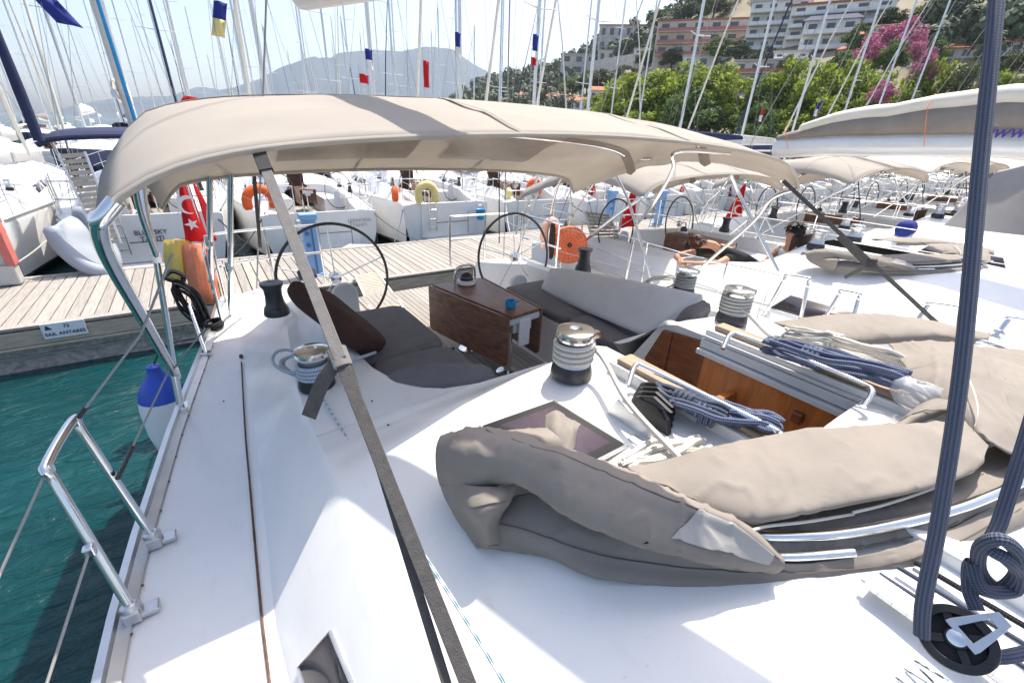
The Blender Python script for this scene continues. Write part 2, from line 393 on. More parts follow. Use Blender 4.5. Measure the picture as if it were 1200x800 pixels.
rows += [(1.85, ('pit', .80, 1)), (1.89, ('pit', .95, 1)), (1.98, ('pit', 1.07, 1)), (2.12, ('pit', 1.17, 1)), (2.4, ('pit', 1.24, 1)), (2.8, ('pit', 1.26, 1)), (3.3, ('pit', 1.26, 1)), (3.72, ('pit', 1.26, 1)),
         (3.735, ('pit', 1.26, 0)), (4.2, ('pit', 1.26, 0)), (4.75, ('pit', 1.2, 0)), (5.4, ('pit', 1.25, 0))]
mb = MB()
for sgn in (-1, 1):
    g = []
    for (y, md) in rows:
        p = prof(y, md); p = p[:12]
        yy = y
        r_ = []
        for k, (u, z) in enumerate(p):
            dy = 0
            if md[0] == 'roof' and y > 1.38 and u < 1.3:
                t = min(1, (y-1.38)/.46); t = t*t*(3-2*t); z = z*(1-t)+min(z, 1.715)*t
            r_.append(V((CX+sgn*u, yy+dy, z)))
        g.append(r_ if sgn > 0 else r_)
    hole = [i for i in range(len(rows)-1) if rows[i][1][0] == 'roof' and rows[i][0] > .40]
    mb.grid(g, skip=lambda i, j: j >= 9 and i in hole)
obj('deck', mb, 'gelcoat', Y0, ang=20, bevel=.008)
mb = MB()
for sgn in (-1, 1):
    g = []
    for (y, md) in rows:
        hb = lt(HB, y); zd = lt(ZD, y); t_ = max(0, 1-max(0, -y-4)/4.4)
        g.append([V((CX+sgn*u, y, z)) for u, z in ((hb-.002, zd-.002), (hb+.012, zd-.09), (hb*.985, .75), (hb*(.9*t_+.1*.9), .25), (hb*.72*t_, -.1), (hb*.3*t_, -.45), (0, -.6))])
    mb.grid(g)
hb = 1.95
for sgn in (-1, 1):
    o = [(1.95, 1.288), (1.7, 1.30), (1.55, 1.33), (1.3, 1.34), (1.25, 1.32), (1.19, 1.06), (0, 1.045), (0, -.6), (.585, -.45), (1.40, -.1), (1.75, .25), (1.92, .75)]
    mb.add([V((CX+sgn*u, 5.4, z)) for u, z in o], [tuple(range(len(o)))])
obj('hull', mb, 'gelcoat', Y0, ang=30)
mb = MB()
for sgn in (-1, 1):
    ys = [-8+.4*i for i in range(34)]; pts = [V((CX+sgn*(lt(HB, y)-.02), y, lt(ZD, y)+.028)) for y in ys]
    for a, b in zip(pts, pts[1:]):
        pass
    g = []
    for p in pts: g.append([p+V((sgn*.016, 0, -.03)), p+V((sgn*.016, 0, .03)), p+V((-sgn*.01, 0, .03)), p+V((-sgn*.012, 0, .0)), p+V((-sgn*.05, 0, -.012))])
    mb.grid(g)
obj('toe_rail', mb, 'aluminium', Y0, ang=30)
for i in range(16):                                                   # bolts along the toe rail foot
    y = 1.1+i*.21; mb = MB(); mb.lathe([(.005, 0), (.005, .003), (.001, .005)], (CX-lt(HB, y)+.075, y, lt(ZD, y)+.012), 8); obj('rail_bolt', mb, 'rust', Y0)
mb = MB(); ys = [-3+.3*i for i in range(23)]
pts = [PZ(x, y, 1.334) for x, y in ((283, 424), (287, 500), (293, 570), (300, 650), (307, 725), (316, 800))]; d = (pts[-1]-pts[-2]).normalized()
g = [[p+V((-.005, 0, .001)), p+V((0, 0, .004)), p+V((.005, 0, .001))] for p in catmull(pts+[pts[-1]+d*.6, pts[-1]+d*2], 30)]
mb.grid(g); mb.lathe([(.014, 0), (.014, .02), (.006, .03)], PZ(283, 419, 1.33), 10)
obj('deck_seam', mb, 'rust', Y0)
# coach-side portlight
mb = MB(); fr = MB()
def coach(y, t, off=.0):
    a = V((CX-lt(UB, y), y, lt(ZD, y)+.03)); b = V((CX-lt(UC, y)-.014, y, lt(ZC, y)-.016)); n = V((-(b.z-a.z), 0, b.x-a.x)).normalized()
    return a+(b-a)*t+n*off
q = [coach(.99, .52, .006), coach(1.03, .14, .006), coach(-.3, .14, .006), coach(-.3, .62, .006)]
mb.add(q, [(0, 1, 2, 3)])
ob_ = obj('portlight', mb, 'smoked_glass', Y0, solid=.01)
fr.tube(q, .008, 8, True, up=(-.5, 0, .8)); obj('portlight_frame', fr, 'aluminium', ob_)
# teak on the cockpit sole
mb = MB()
for k in range(34):
    u = -1.06+k*.0642
    if abs(u+.03) > .5: ya = 3.75
    else: ya = 1.76
    mb.box((CX+u+.03, (ya+5.36)/2, 1.064), (.058, 5.36-ya, .008))
obj('cockpit_sole_teak', mb, 'dock_board', Y0)
# ---- companionway and hatch garage on the coachroof
HZ = 2.075
mb = MB()
for sg, (xa, xb) in ((1, (2.20, 2.34)), (-1, (1.42, 1.56))):
    zz = roofz(.35, .7)+.0
    mb.prism([(xa, 1.2, zz-.02), (xb, 1.2, zz-.03), (xb, 1.2, HZ-.02), (xa, 1.2, HZ-.005)], (0, -1.5, 0))
obj('hatch_garage', mb, 'gelcoat', Y0, bevel=.008)
mb = MB()
X1 = 2.205
mb.box((X1-.012, .55, 1.99), (.03, 1.3, .05)); mb.box((X1-.03, .55, 1.945), (.05, 1.3, .03)); mb.box((X1-.02, .55, 2.03), (.012, 1.3, .02))
mb.box((1.575, .55, 1.95), (.03, 1.3, .12))
obj('hatch_track', mb, 'gelcoat_grey', Y0, bevel=.004)
mb = MB()
mb.box((2.27, .70, HZ+.008), (.085, .94, .03)); obj('hatch_trim', mb, 'raw_teak', Y0, bevel=.008)
mb = MB(); mb.box((1.49, .78, HZ+.006), (.10, .78, .026)); obj('hatch_trim', mb, 'raw_teak', Y0, bevel=.008)
mb = MB()                                                              # cabin below, seen through the hatch
mb.box((2.20, .45, 1.45), (.03, 1.42, .94)); mb.box((2.10, .15, 1.45), (.2, .05, .94)); mb.box((1.88, -.3, 1.5), (.7, .04, 1.0)); mb.box((2.12, .95, 1.4), (.15, .04, .8))
obj('cabin_panel', mb, 'cabin_wood', Y0, bevel=.006)
mb = MB(); mb.box((1.88, .5, 1.0), (1.0, 1.7, .03)); obj('cabin_floor', mb, 'raw_teak', Y0)
mb = MB(); mb.box((2.17, .62, 1.83), (.04, .05, .06)); obj('cabin_latch', mb, 'mahogany', Y0, bevel=.01)
# port companionway cheek with its mahogany door
mb = MB(); XA = 2.23
mb.prism([(XA, 1.10, 2.04), (XA, 1.50, 2.0), (XA, 1.72, 1.62), (XA, 1.72, 1.10), (XA, 1.10, 1.10)], (.06, 0, 0)); obj('companionway_cheek', mb, 'gelcoat', Y0, bevel=.008); mb = MB()
mb.prism([(1.51, 1.10, 1.99), (1.51, 1.42, 1.97), (1.51, 1.60, 1.62), (1.51, 1.6, 1.10), (1.51, 1.10, 1.10)], (.05, 0, 0))
obj('companionway_cheek', mb, 'gelcoat', Y0, bevel=.008)
mb = MB()
def bar(a, b, w_): mb.prism([(XA-.004, a[0], a[1]), (XA-.004, b[0], b[1]), (XA-.004, b[0]-.0, b[1]-w_), (XA-.004, a[0], a[1]-w_)], (-.028, 0, 0))
mb.prism([(XA-.004, 1.06, 2.0), (XA-.004, 1.13, 1.995), (XA-.004, 1.13, 1.6), (XA-.004, 1.06, 1.6)], (-.03, 0, 0))
mb.prism([(XA-.004, 1.15, 1.99), (XA-.004, 1.20, 1.985), (XA-.004, 1.20, 1.6), (XA-.004, 1.15, 1.6)], (-.03, 0, 0))
mb.prism([(XA-.004, 1.40, 1.965), (XA-.004, 1.47, 1.955), (XA-.004, 1.56, 1.72), (XA-.004, 1.48, 1.6), (XA-.004, 1.40, 1.6)], (-.03, 0, 0))
mb.prism([(XA-.004, 1.20, 1.985), (XA-.004, 1.40, 1.965), (XA-.004, 1.40, 1.6), (XA-.004, 1.20, 1.6)], (-.018, 0, 0))
obj('companionway_door', mb, 'mahogany', Y0, bevel=.004)
# chrome grab rails beside the hatch
for (pts, z) in (((( 738, 440), (745, 428), (760, 432), (840, 470), (905, 502), (914, 512), (908, 520)), 2.13), (((850, 398), (856, 392), (872, 394), (940, 420), (1005, 447), (1022, 458), (1018, 464)), 2.14)):
    mb = MB(); P_ = [PZ(x, y, z) for x, y in pts]; P_[0].z -= .05; P_[-1].z -= .05
    mb.tube(catmull(P_, 40), .0115, 10); obj('grab_rail', mb, 'steel', Y0)
# deck hatch in the roof beside the winch
q = [PZ(563, 502, 1.955), PZ(648, 472, 1.975), PZ(733, 524, 1.985), PZ(640, 572, 1.965)]
c = sum(q, V())/4
mb = MB(); mb.tube([p+V((0, 0, .004)) for p in q], .011, 8, True)
for p, q2 in zip(q, q[1:]+q[:1]): pass
hf = obj('deck_hatch', mb, 'aluminium', Y0)
mb = MB(); mb.add([c+(p-c)*.97+V((0, 0, .004)) for p in q], [(0, 1, 2, 3)]); obj('hatch_seal', mb, 'rubber', hf, solid=.012)
mb = MB(); mb.add([c+(p-c)*.80+V((0, 0, .010)) for p in q], [(0, 1, 2, 3)]); obj('hatch_pane', mb, 'hatch_acrylic', hf, solid=.006)
# clutches: black rope clutch box aft of the hatch on the starboard side
mb = MB(); a = PZ(757, 492, 2.0)
for k in range(4):
    o = a+V((.035*k-.02, .02*k, 0)); mb.prism([o+V((0, .09, .0)), o+V((0, .06, .085)), o+V((0, -.04, .10)), o+V((0, -.10, .06)), o+V((0, -.12, 0))], (.028, 0, 0))
    mb.prism([o+V((.004, .05, .09)), o+V((.004, -.02, .125)), o+V((.004, -.11, .10)), o+V((.004, -.05, .09))], (.02, 0, 0))
obj('rope_clutch', mb, 'black_plastic', Y0, bevel=.005)
mb = MB(); o = PZ(730, 500, 1.98); mb.prism([o+V((0, .10, 0)), o+V((0, .05, .10)), o+V((0, -.10, .07)), o+V((0, -.14, 0))], (.012, 0, 0)); mb.box(o+V((-.03, -.12, .008)), (.05, .10, .015)); obj('clutch_plate', mb, 'aluminium', Y0, bevel=.003)
# winches
def winch(p, s, m1='winch_grey', top='steel', tall=1.0, tailer=True):
    t = thing('winch', None, None, (0, 0, 0)); del_ = t
    bpy.data.objects.remove(t)
    mb = MB(); mb.lathe([(.098*s, 0), (.10*s, .012*s), (.094*s, .05*s), (.088*s, .07*s)], p, 28); w_ = obj('winch', mb, m1, Y0, bevel=.003)
    h = .07*s
    mb = MB(); mb.lathe([(.086*s, h), (.074*s, h+.02*s), (.066*s, h+.06*s*tall), (.068*s, h+.10*s*tall), (.085*s, h+.125*s*tall)], p, 28); obj('drum', mb, 'aluminium' if top == 'steel' else m1, w_)
    h2 = h+.125*s*tall
    mb = MB()
    if tailer:
        mb.lathe([(.088*s, h2), (.09*s, h2+.01*s), (.075*s, h2+.018*s), (.09*s, h2+.028*s), (.088*s, h2+.04*s), (.07*s, h2+.046*s), (.03*s, h2+.048*s), (.02*s, h2+.04*s)], p, 28)
        mb.box(V(p)+V((.07*s, -.05*s, h2+.02*s)), (.05*s, .03*s, .03*s))
    else: mb.lathe([(.088*s, h2), (.09*s, h2+.02*s), (.05*s, h2+.026*s), (.02*s, h2+.02*s)], p, 28)
    obj('winch_cap', mb, top, w_); return w_
WC = PZ(669, 438, roofz(.55, 1.35)); WC.z = roofz(CX-WC.x, WC.y)+.004
winch(WC, .98)
WR = PZ(855, 381, 1.97); WR.z = roofz(WR.x-CX, WR.y)+.004
winch(WR, .95)
winch(PZ(372, 452, 1.66), 1.0, 'black_plastic')
winch(PZ(325, 368, 1.62), .95, 'winch_grey', 'winch_grey', 1.5, False)
winch(PZ(683, 318, 1.64), .95, 'winch_grey', 'winch_grey', 1.5, False)
winch(PZ(800, 344, 1.76), .98, 'black_plastic')
# ---- steering wheels
def wheel(c, r):
    c = V(c); mb = MB(); t_ = math.radians(8)
    ex = V((1, 0, 0)); ey = V((0, math.sin(t_), math.cos(t_))); ez = ex.cross(ey)
    ring = [c+(ex*math.cos(a)+ey*math.sin(a))*r for a in [2*PI*i/56 for i in range(56)]]
    mb.tube(ring, .0135, 10, True); w_ = obj('steering_wheel', mb, 'wheel_leather', Y0)
    mb = MB()
    for k in range(5):
        a = PI/2+2*PI*k/5; mb.tube([c, c+(ex*math.cos(a)+ey*math.sin(a))*r], .006, 8)
    mb.lathe([(.05, -.04), (.06, -.02), (.05, .03), (.02, .04)], c, 18, ez); obj('spokes', mb, 'steel', w_)
WY = 4.15
wl = PY(393, 326, WY); r1 = (PY(328, 332, WY)-PY(459, 322, WY)).length*.49
wr = PY(603, 301, WY); r2 = r1
wheel(wl, r1); wheel(wr, r2)
for p, px in ((wl, (405, 352)), (wr, (607, 338))):
    mb = MB(); c = PY(px[0], px[1], WY-.16); W_ = .115; h = .62
    poly = [(c.x-W_, WY-.2, 1.06), (c.x+W_, WY-.2, 1.06)]+[(c.x+W_*math.cos(a), WY-.2, c.z+.06+W_*math.sin(a)) for a in [PI*i/14 for i in range(15)]]
    mb.prism(poly, (0, .07, 0)); obj('steering_pedestal', mb, 'gelcoat_grey', Y0, bevel=.02)
# ---- cockpit table
ZT = 1.72
tl = [PZ(506, 333, ZT), PZ(600, 371, ZT), PZ(632, 361, ZT), PZ(563, 325, ZT)]
mb = MB(); mb.prism([p for p in tl], (0, 0, -.03)); T_ = obj('cockpit_table', mb, 'varnished_teak', Y0, bevel=.006)
def leaf(a, b, drop, off, name='table_leaf', m='varnished_teak'):
    d = (b-a).normalized(); n = V((-d.y, d.x, 0))*off
    mb = MB(); r = .05; a2 = a+n*.02/abs(off) if off else a; b2 = b+n*.02/abs(off) if off else b
    out = [a2, b2]+[b2+V((0, 0, -drop+r))+d*0+V((0, 0, -r*math.sin(t)))-d*r*(1-math.cos(t)) for t in (0, .5, 1.0, 1.57)]+[a2+V((0, 0, -drop))+d*r*(1-math.sin(t))+V((0, 0, r*(1-math.cos(t)))) for t in (0, .5, 1.0, 1.57)]
    mb.prism([p+V((0, 0, -.005)) for p in out], n*.022/abs(off)); return obj(name, mb, m, T_, bevel=.005)
leaf(tl[0], tl[1], .44, -.05) ; leaf(tl[3], tl[2], .44, .05)
mb = MB()
mid0 = (tl[0]+tl[3])/2; mid1 = (tl[1]+tl[2])/2; dd = (mid1-mid0).normalized(); sd_ = V((dd.y, -dd.x, 0))
def slab(f0, f1, hw, z0, z1):
    a = mid0+(mid1-mid0)*f0; b = mid0+(mid1-mid0)*f1
    mb.prism([V((p.x, p.y, z1)) for p in (a-sd_*hw, b-sd_*hw, b+sd_*hw, a+sd_*hw)], (0, 0, z0-z1))
slab(.04, .97, .10, ZT-.18, ZT-.032); slab(.9, .99, .17, ZT-.09, ZT-.032); slab(.0, .06, .2, ZT-.12, ZT-.032)
obj('table_carcass', mb, 'gelcoat_grey', T_, bevel=.008)
mb = MB(); e = mid1+dd*-.02; mb.prism([e+sd_*.06+V((0, 0, -.06)), e+sd_*-.06+V((0, 0, -.06)), e+sd_*-.06+V((0, 0, -.30)), e+sd_*.06+V((0, 0, -.30))], dd*.02); obj('table_end_panel', mb, 'gelcoat', T_, bevel=.008)
mb = MB()
for f in (.2, .8):
    a = mid0+(mid1-mid0)*f; mb.lathe([(.10, 0), (.10, .012), (.035, .03), (.032, ZT-1.25)], (a.x, a.y, 1.07), 20)
obj('table_leg', mb, 'steel', T_)
mb = MB(); hc = PZ(545, 331, ZT+.01); ww = .10
for k in (0,): mb.tube(catmull([hc+sd_*-.11, hc+sd_*-.11+V((0, 0, .10)), hc+sd_*-.07+V((0, 0, .16)), hc+sd_*.07+V((0, 0, .16)), hc+sd_*.11+V((0, 0, .10)), hc+sd_*.11], 26), .012, 10)
obj('table_grab_bar', mb, 'steel', T_)
mb = MB(); mb.lathe([(.085, 0), (.085, .03), (.07, .035)], hc+dd*.02, 24); cp = obj('compass', mb, 'white_pvc', T_)
mb = MB(); mb.ball(hc+dd*.02+V((0, 0, .05)), .066, 20, 12, (1, 1, .9)); obj('compass_dome', mb, 'smoked_glass', cp)

# ---- bimini
BW, BYF, BYA = 2.17, 1.75, 4.45
def bimz(u, f):
    k = [3.03, 3.13, 3.19, 3.19, 3.12, 2.99, 2.83, 2.67]; q = min(6.999, f*7); i = int(q); t = q-i; t = t*t*(3-2*t)*.35+t*.65
    c = k[i]+(k[i+1]-k[i])*t
    a = abs(u)
    return c-(.14*a*a+.16*a**12)*(1-.35*f)
def bim(u, f, off=0):
    y = BYF+(BYA-BYF)*f+.10*(1-u*u)*(0 if f > .5 else -(.5-f))*.4
    x = CX+u*BW
    z = bimz(u, f)
    if abs(u) > .93: z -= (abs(u)-.93)**1.3*3.2*min(1, f*2)
    return V((x, y, z+off))
mb = MB()
us = [-1+2*i/56 for i in range(57)]; fs_ = [i/30 for i in range(31)]
def wr_(u, f): return .008*noise.noise(V((u*5, f*9, 3)))+.012*math.sin(f*PI*3)**2*-1*(1-abs(u)**4)
mb.grid([[bim(u, f, wr_(u, f)) for u in us] for f in fs_])
BI = obj('bimini', mb, 'bimini_cloth', Y0, solid=.004)
mb = MB(); mb.tube([bim(u, 0, -.008) for u in us], .014, 10, flat=.8); obj('bimini_hem', mb, 'bimini_cloth', BI)
mb = MB(); mb.tube([bim(u, 1, -.01) for u in us], .016, 8); obj('bimini_hem', mb, 'bimini_cloth', BI)
for (ua, ub) in ((-.62, -.12), (.02, .5)):                             # clear panels sewn into the roof
    mb = MB(); mb.grid([[bim(ua+(ub-ua)*i/14, .52+.36*j/10, -.034) for i in range(15)] for j in range(11)]); obj('bimini_window', mb, 'window_film', BI)
mb = MB()
for f in (.33, .66):
    mb.grid([[bim(u, f-.022, -.012) for u in us], [bim(u, f, -.04) for u in us], [bim(u, f+.022, -.012) for u in us]])
obj('bow_pocket', mb, 'canvas_trim', BI)
mb = MB()
for f in (.33, .66): mb.tube([bim(u, f, -.03) for u in us[2:-2]], .013, 8)
obj('bimini_bow', mb, 'steel', BI)
mb = MB()
for u in (-.30, .28): mb.grid([[bim(u+d, f, .004 if d == 0 else .0015) for d in (-.008, 0, .008)] for f in fs_])
obj('bimini_seam', mb, 'canvas', BI)
mb = MB()
for f in (.33, .66): mb.tube([bim(u, f, .0035) for u in us], .003, 6)
obj('bimini_seam', mb, 'canvas', BI)
FT = PZ(212, 478, 1.33); JT = PY(205, 438, FT.y+.05)
mb = MB()
tubeR = .0165
cor = bim(-1, 0, -.02)
pts = [bim(-.97, 0, -.01), bim(-.995, 0, -.02), PY(116, 256, BYF+.05), PY(118, 278, BYF+.13), PY(132, 312, BYF+.3), PY(168, 374, 2.45), JT]
mb.tube(catmull(pts, 60), .024, 12); obj('bimini_leg', mb, 'steel', BI)
mb = MB(); mb.tube([JT+V((0, 0, .04)), FT+V((0, 0, -.01))], .0215, 12); mb.box(FT+V((.01, 0, .005)), (.06, .09, .03)); mb.box(JT, (.05, .05, .07)); obj('bimini_foot', mb, 'steel', BI, bevel=.006)
k1 = PY(184, 302, 3.05)
for a in (bim(-.97, .33, -.04), bim(-.97, .55, -.04)):
    mb = MB(); mb.tube(catmull([a, a*.5+k1*.5+V((-.02, 0, 0)), k1], 16), .0145, 10); obj('bimini_leg', mb, 'steel', BI)
mb = MB(); mb.tube([k1+V((0, 0, .03)), JT], .0165, 10); mb.box(k1, (.04, .04, .05)); obj('bimini_leg', mb, 'steel', BI)
# aft starboard posts rising from the pushpit
for (a, b) in (((270, 185), (270, 372)), ((245, 190), (247, 330))):
    mb = MB(); p0 = PY(a[0], a[1]-8, 4.4); p1 = PY(b[0], b[1], 4.75); mb.tube([p0, p1], .023, 10); mb.lathe([(.034, 0), (.038, .04), (.034, .09)], p1+(p0-p1)*.32, 12); obj('bimini_post', mb, 'steel', BI)
# port side tubes
F2 = PX(765, 332, 4.2)
for pts in ([bim(.97, .55, -.03), PX(720, 192, 4.1), PX(738, 240, 4.15), F2], [bim(.9, .2, -.05), PY(793, 178, 2.35), PY(788, 200, 2.5), PY(765, 240, 2.9), PX(747, 262, 4.2)],
            [bim(.99, .0, -.03), PX(905, 232, 4.05), PX(880, 262, 4.15), PX(812, 322, 4.25)], [PX(857, 206, 4.05), PX(870, 235, 4.2), PX(912, 318, 4.3)], [PX(672, 196, 4.0), PX(655, 215, 4.1), PX(645, 250, 4.2)]):
    mb = MB(); mb.tube(catmull(pts, 30), .0165, 10); obj('bimini_leg', mb, 'steel', BI)
# webbing straps holding the front bow
def strap(pts, wid, th, m, name='bimini_strap', par=None, n=40):
    P_ = catmull(pts, n); mb = MB(); side = None
    d = (P_[-1]-P_[0]).normalized(); v = (EYE-P_[len(P_)//2]).normalized(); s = d.cross(v).normalized(); v = s.cross(d).normalized(); v = v if v.dot(EYE-P_[0]) > 0 else -v
    g = [[p-s*wid/2+v*th*.0, p-s*wid/2+v*th, p+s*wid/2+v*th, p+s*wid/2] for p in P_]; mb.grid(g, True); return obj(name, mb, m, par or BI, bevel=.002)
s0 = PY(303, 177, BYF+.02); s1 = PZ(560, 830, 1.86)
sm = PY(398, 440, 1.40); sm2 = s0+(s1-s0)*.52
A = s0+(s1-s0)*.06
strap([s0, A], .042, .02, 'rubber'); strap([A, s0+(s1-s0)*.24, s0+(s1-s0)*.475], .033, .016, 'webbing'); strap([s0+(s1-s0)*.46, s1], .035, .006, 'webbing_dark')
kn = s0+(s1-s0)*.47
mb = MB(); dv = (s1-s0).normalized(); mb.tube([kn-dv*.03, kn+dv*.03], .027, 10, flat=.6); obj('strap_wrap', mb, 'webbing', BI)
mb = MB(); kk = s0+(s1-s0)*.30; mb.tube([kk-dv*.012, kk+dv*.012], .026, 10, flat=.6); obj('strap_band', mb, 'black_plastic', BI)
strap([kn, PY(378, 448, kn.y-.01), PY(362, 488, kn.y-.015)], .040, .006, 'webbing_dark', n=12)
strap([kn+V((.02, 0, -.03)), s1+V((-.04, .05, 0)), s1+V((-.05, -.05, -.03))], .022, .005, 'webbing_dark')
p0 = PX(918, 212, 3.95); p1 = PX(1108, 388, 4.2)
strap([p0, p0*.55+p1*.45, p1], .03, .008, 'webbing_dark'); pm = p0+(p1-p0)*.58; strap([p0*.62+p1*.38+V((0, 0, -.02)), pm+V((0, 0, -.03))], .05, .008, 'webbing_dark'); strap([pm, PX(990, 325, 4.15)], .03, .006, 'webbing_dark')
mb = MB(); mb.box(pm, (.05, .05, .07)); obj('strap_buckle', mb, 'rubber', BI, bevel=.01)
# thin straps aft
for (a, b, m, w_) in (((296, 186), (305, 290), 'webbing_dark', .03), ((585, 196), (585, 285), 'rope_black', .014), ((270, 186), (268, 250), 'webbing_dark', .02)):
    strap([PY(a[0], a[1], 4.45), PY(b[0], b[1], 4.8)], w_, .005, m)

# ---- starboard gate bracket and guard wires
def bracket(f1, f2, t1, t2, r=.0165):
    mb = MB(); mb.tube(catmull([f1, f1*.5+t1*.5, t1*.93+f1*.07, t1*.98+t2*.02+V((0, 0, .012)), t2*.98+t1*.02+V((0, 0, .012)), t2*.93+f2*.07, f2*.5+t2*.5, f2], 44), r, 12)
    o = obj('gate_bracket', mb, 'steel', Y0)
    for f in (f1, f2):
        mb = MB(); mb.lathe([(.03, -.03), (.03, .03), (.022, .035)], f, 14, (t1-f1).normalized()); mb.box(f+V((.03 if f.x < CX else -.03, 0, -.022)), (.09, .055, .02)); mb.box(f+V((0, 0, -.01)), (.05, .07, .05)); obj('stanchion_base', mb, 'aluminium', o, bevel=.008)
    return o
f1 = PZ(180, 630, 1.36); f2 = PZ(155, 715, 1.36)
t1 = PX(88, 494, f1.x-.10); t2 = PX(55, 550, f2.x-.10)
bracket(f1, f2, t1, t2)
mb = MB(); c2 = PX(105, 645, f2.x-.05)
def wire(a, b, r=.0045, sag=0, m='wire', par=Y0, name='guard_wire'):
    mb = MB(); mb.tube([a+(b-a)*i/12+V((0, 0, -sag*4*(i/12)*(1-i/12))) for i in range(13)], r, 8); return obj(name, mb, m, par)
wire(t1, PX(165, 392, -.30)+V((0, 0, 0))); wire(PX(165, 392, -.30), PX(200, 335, -.12)+V((0, .4, 0)))
wire(PX(138, 560, f1.x-.03), PX(200, 430, FT.x+.02)); wire(FT+V((0, 0, .25)), PX(240, 385, -.12))
d_ = t2-t1
wire(t2, PX(0, 672, -.78)); wire(PX(0, 672, -.78), PX(0, 672, -.78)+V((0, -2, 0)))
wire(c2, PX(55, 800, -.68)); wire(PX(55, 800, -.68), PX(55, 800, -.68)+V((0, -2, 0)))
for q in (c2, t2, t1):
    mb = MB(); mb.box(q, (.035, .035, .042)); obj('wire_clamp', mb, 'steel', Y0, bevel=.008)
mb = MB(); b0 = t1; b1 = PX(165, 392, -.30); mb.tube([b0+(b1-b0)*.03, b0+(b1-b0)*.16], .009, 8); obj('wire_cover', mb, 'black_plastic', Y0); mb = MB()
b0 = PX(138, 560, f1.x-.03); b1 = PX(200, 430, FT.x+.02); mb.tube([b0, b0+(b1-b0)*.2], .009, 8); obj('wire_cover', mb, 'black_plastic', Y0)
# next stanchion aft
mb = MB(); a = PZ(241, 414, 1.33); b = PX(222, 358, a.x-.04); mb.tube([a, b], .013, 10); mb.box(a, (.07, .05, .02)); obj('stanchion', mb, 'steel', Y0)
# port brackets standing along the far rail
for (fa, ta, tb, fb) in (((897, 368), (921, 324), (948, 328), (938, 376)), ((966, 374), (985, 342), (1007, 346), (1000, 372)), ((1072, 380), (1088, 357), (1126, 362), (1122, 395)), ((1168, 392), (1182, 374), (1225, 380), (1218, 410))):
    X_ = 4.38
    bracket(PX(*fa, X_), PX(*fb, X_), PX(*ta, X_+.06), PX(*tb, X_+.06))
# ---- pushpit rails across the stern
mb = MB()
def rail(pts, r=.0135, n=30): mb.tube(catmull(pts, n), r, 8)
ZS = 1.98
Lp = [V((CX-1.98, 4.4, ZS)), V((CX-1.95, 5.0, ZS)), V((CX-1.85, 5.3, ZS)), V((CX-1.4, 5.42, ZS)), V((CX-.85, 5.44, ZS))]
for s in (-1, 1):
    mb = MB()
    for z in (0, -.32): rail([V((CX-s*(p.x-CX), p.y, p.z+z)) for p in Lp])
    for (u, y) in ((1.97, 4.45), (1.9, 5.2), (1.4, 5.42), (.85, 5.44)): mb.tube([V((CX+s*u, y, 1.3)), V((CX+s*u, y, ZS))], .0135, 8)
    obj('pushpit', mb, 'steel', Y0)
# port side guard wires and stanchions
for z in (1.62, 1.93):
    wire(V((CX+1.98, 4.4, z)), V((CX+2.46, 1.8, z)))
for y in (3.4, 2.3):
    mb = MB(); mb.tube([V((CX+lt(HB, y)-.05, y, 1.3)), V((CX+lt(HB, y)-.02, y, 1.95))], .012, 8); obj('stanchion', mb, 'steel', Y0)
# ---- boom and mast overhead
E1 = PY(352, 11, 3.6); MT = V((1.9, -1.55, 3.34)); bd = (MT-E1).normalized()
mb = MB(); sx = V((bd.y, -bd.x, 0)).normalized(); sz = sx.cross(bd).normalized(); sz = sz if sz.z > 0 else -sz
def brow(p, k): return [p+sx*(.085*k*math.cos(a))+sz*(.12*k*math.sin(a)+.11) for a in [2*PI*i/18 for i in range(18)]]
mb.grid([brow(E1, .80), brow(E1+bd*.03, .97), brow(E1+bd*.06, 1), brow(MT-bd*.1, 1)], True); mb.add(brow(E1, .8), [tuple(range(18))])
obj('boom', mb, 'mast_paint', Y0)
MX, MY = 1.9, -1.68
def mast_parts(par, mx, my, h0, h1, flag=None):
    mb = MB(); mb.lathe([(.10, h0), (.10, h1-1), (.07, h1)], (mx, my, 0), 14); m_ = obj('mast', mb, 'mast_paint', par)
    mb = MB()
    for f, wdt in ((.34, 1.25), (.62, 1.0), (.84, .6)):
        z = h0+(h1-h0)*f
        for s in (-1, 1): mb.tube([(mx, my, z), (mx+s*wdt, my+.25, z+.06)], [.035, .02], 8)
    obj('spreaders', mb, 'mast_paint', m_)
    mb = MB()
    for s in (-1, 1):
        pts = [(mx+s*2.35, my+.2, 1.4)]+[(mx+s*wdt, my+.25, h0+(h1-h0)*f+.06) for f, wdt in ((.34, 1.25), (.62, 1.0), (.84, .6))]+[(mx, my, h1)]
        mb.tube(pts, .008, 5); mb.tube([(mx+s*2.3, my+.5, 1.4), (mx, my, h0+(h1-h0)*.34)], .008, 5); mb.tube([(mx+s*1.6, 5.2, 1.4), (mx, 3.0, h0+(h1-h0)*.42), (mx, my, h1)], .008, 5)
    mb.tube([(mx+.5, my+.2, h1), (mx, my, h1+.35)], .006, 5); mb.tube([(mx, my, h1), (mx, my, h1+.9)], .008, 5)
    obj('rigging', mb, 'wire', m_)
    mb = MB(); mb.tube([(mx, -8.0, 1.9), (mx, -7.6, 2.8), (mx, (my-7.6)/2-.5, (2.8+h1*.96)/2), (mx, my-.12, h1*.96)], [.05, .10, .075, .03], 10); fs = obj('furled_jib', mb, 'cream_sail', m_)
    return m_
mast_parts(Y0, MX, MY, 2.0, 21.5)

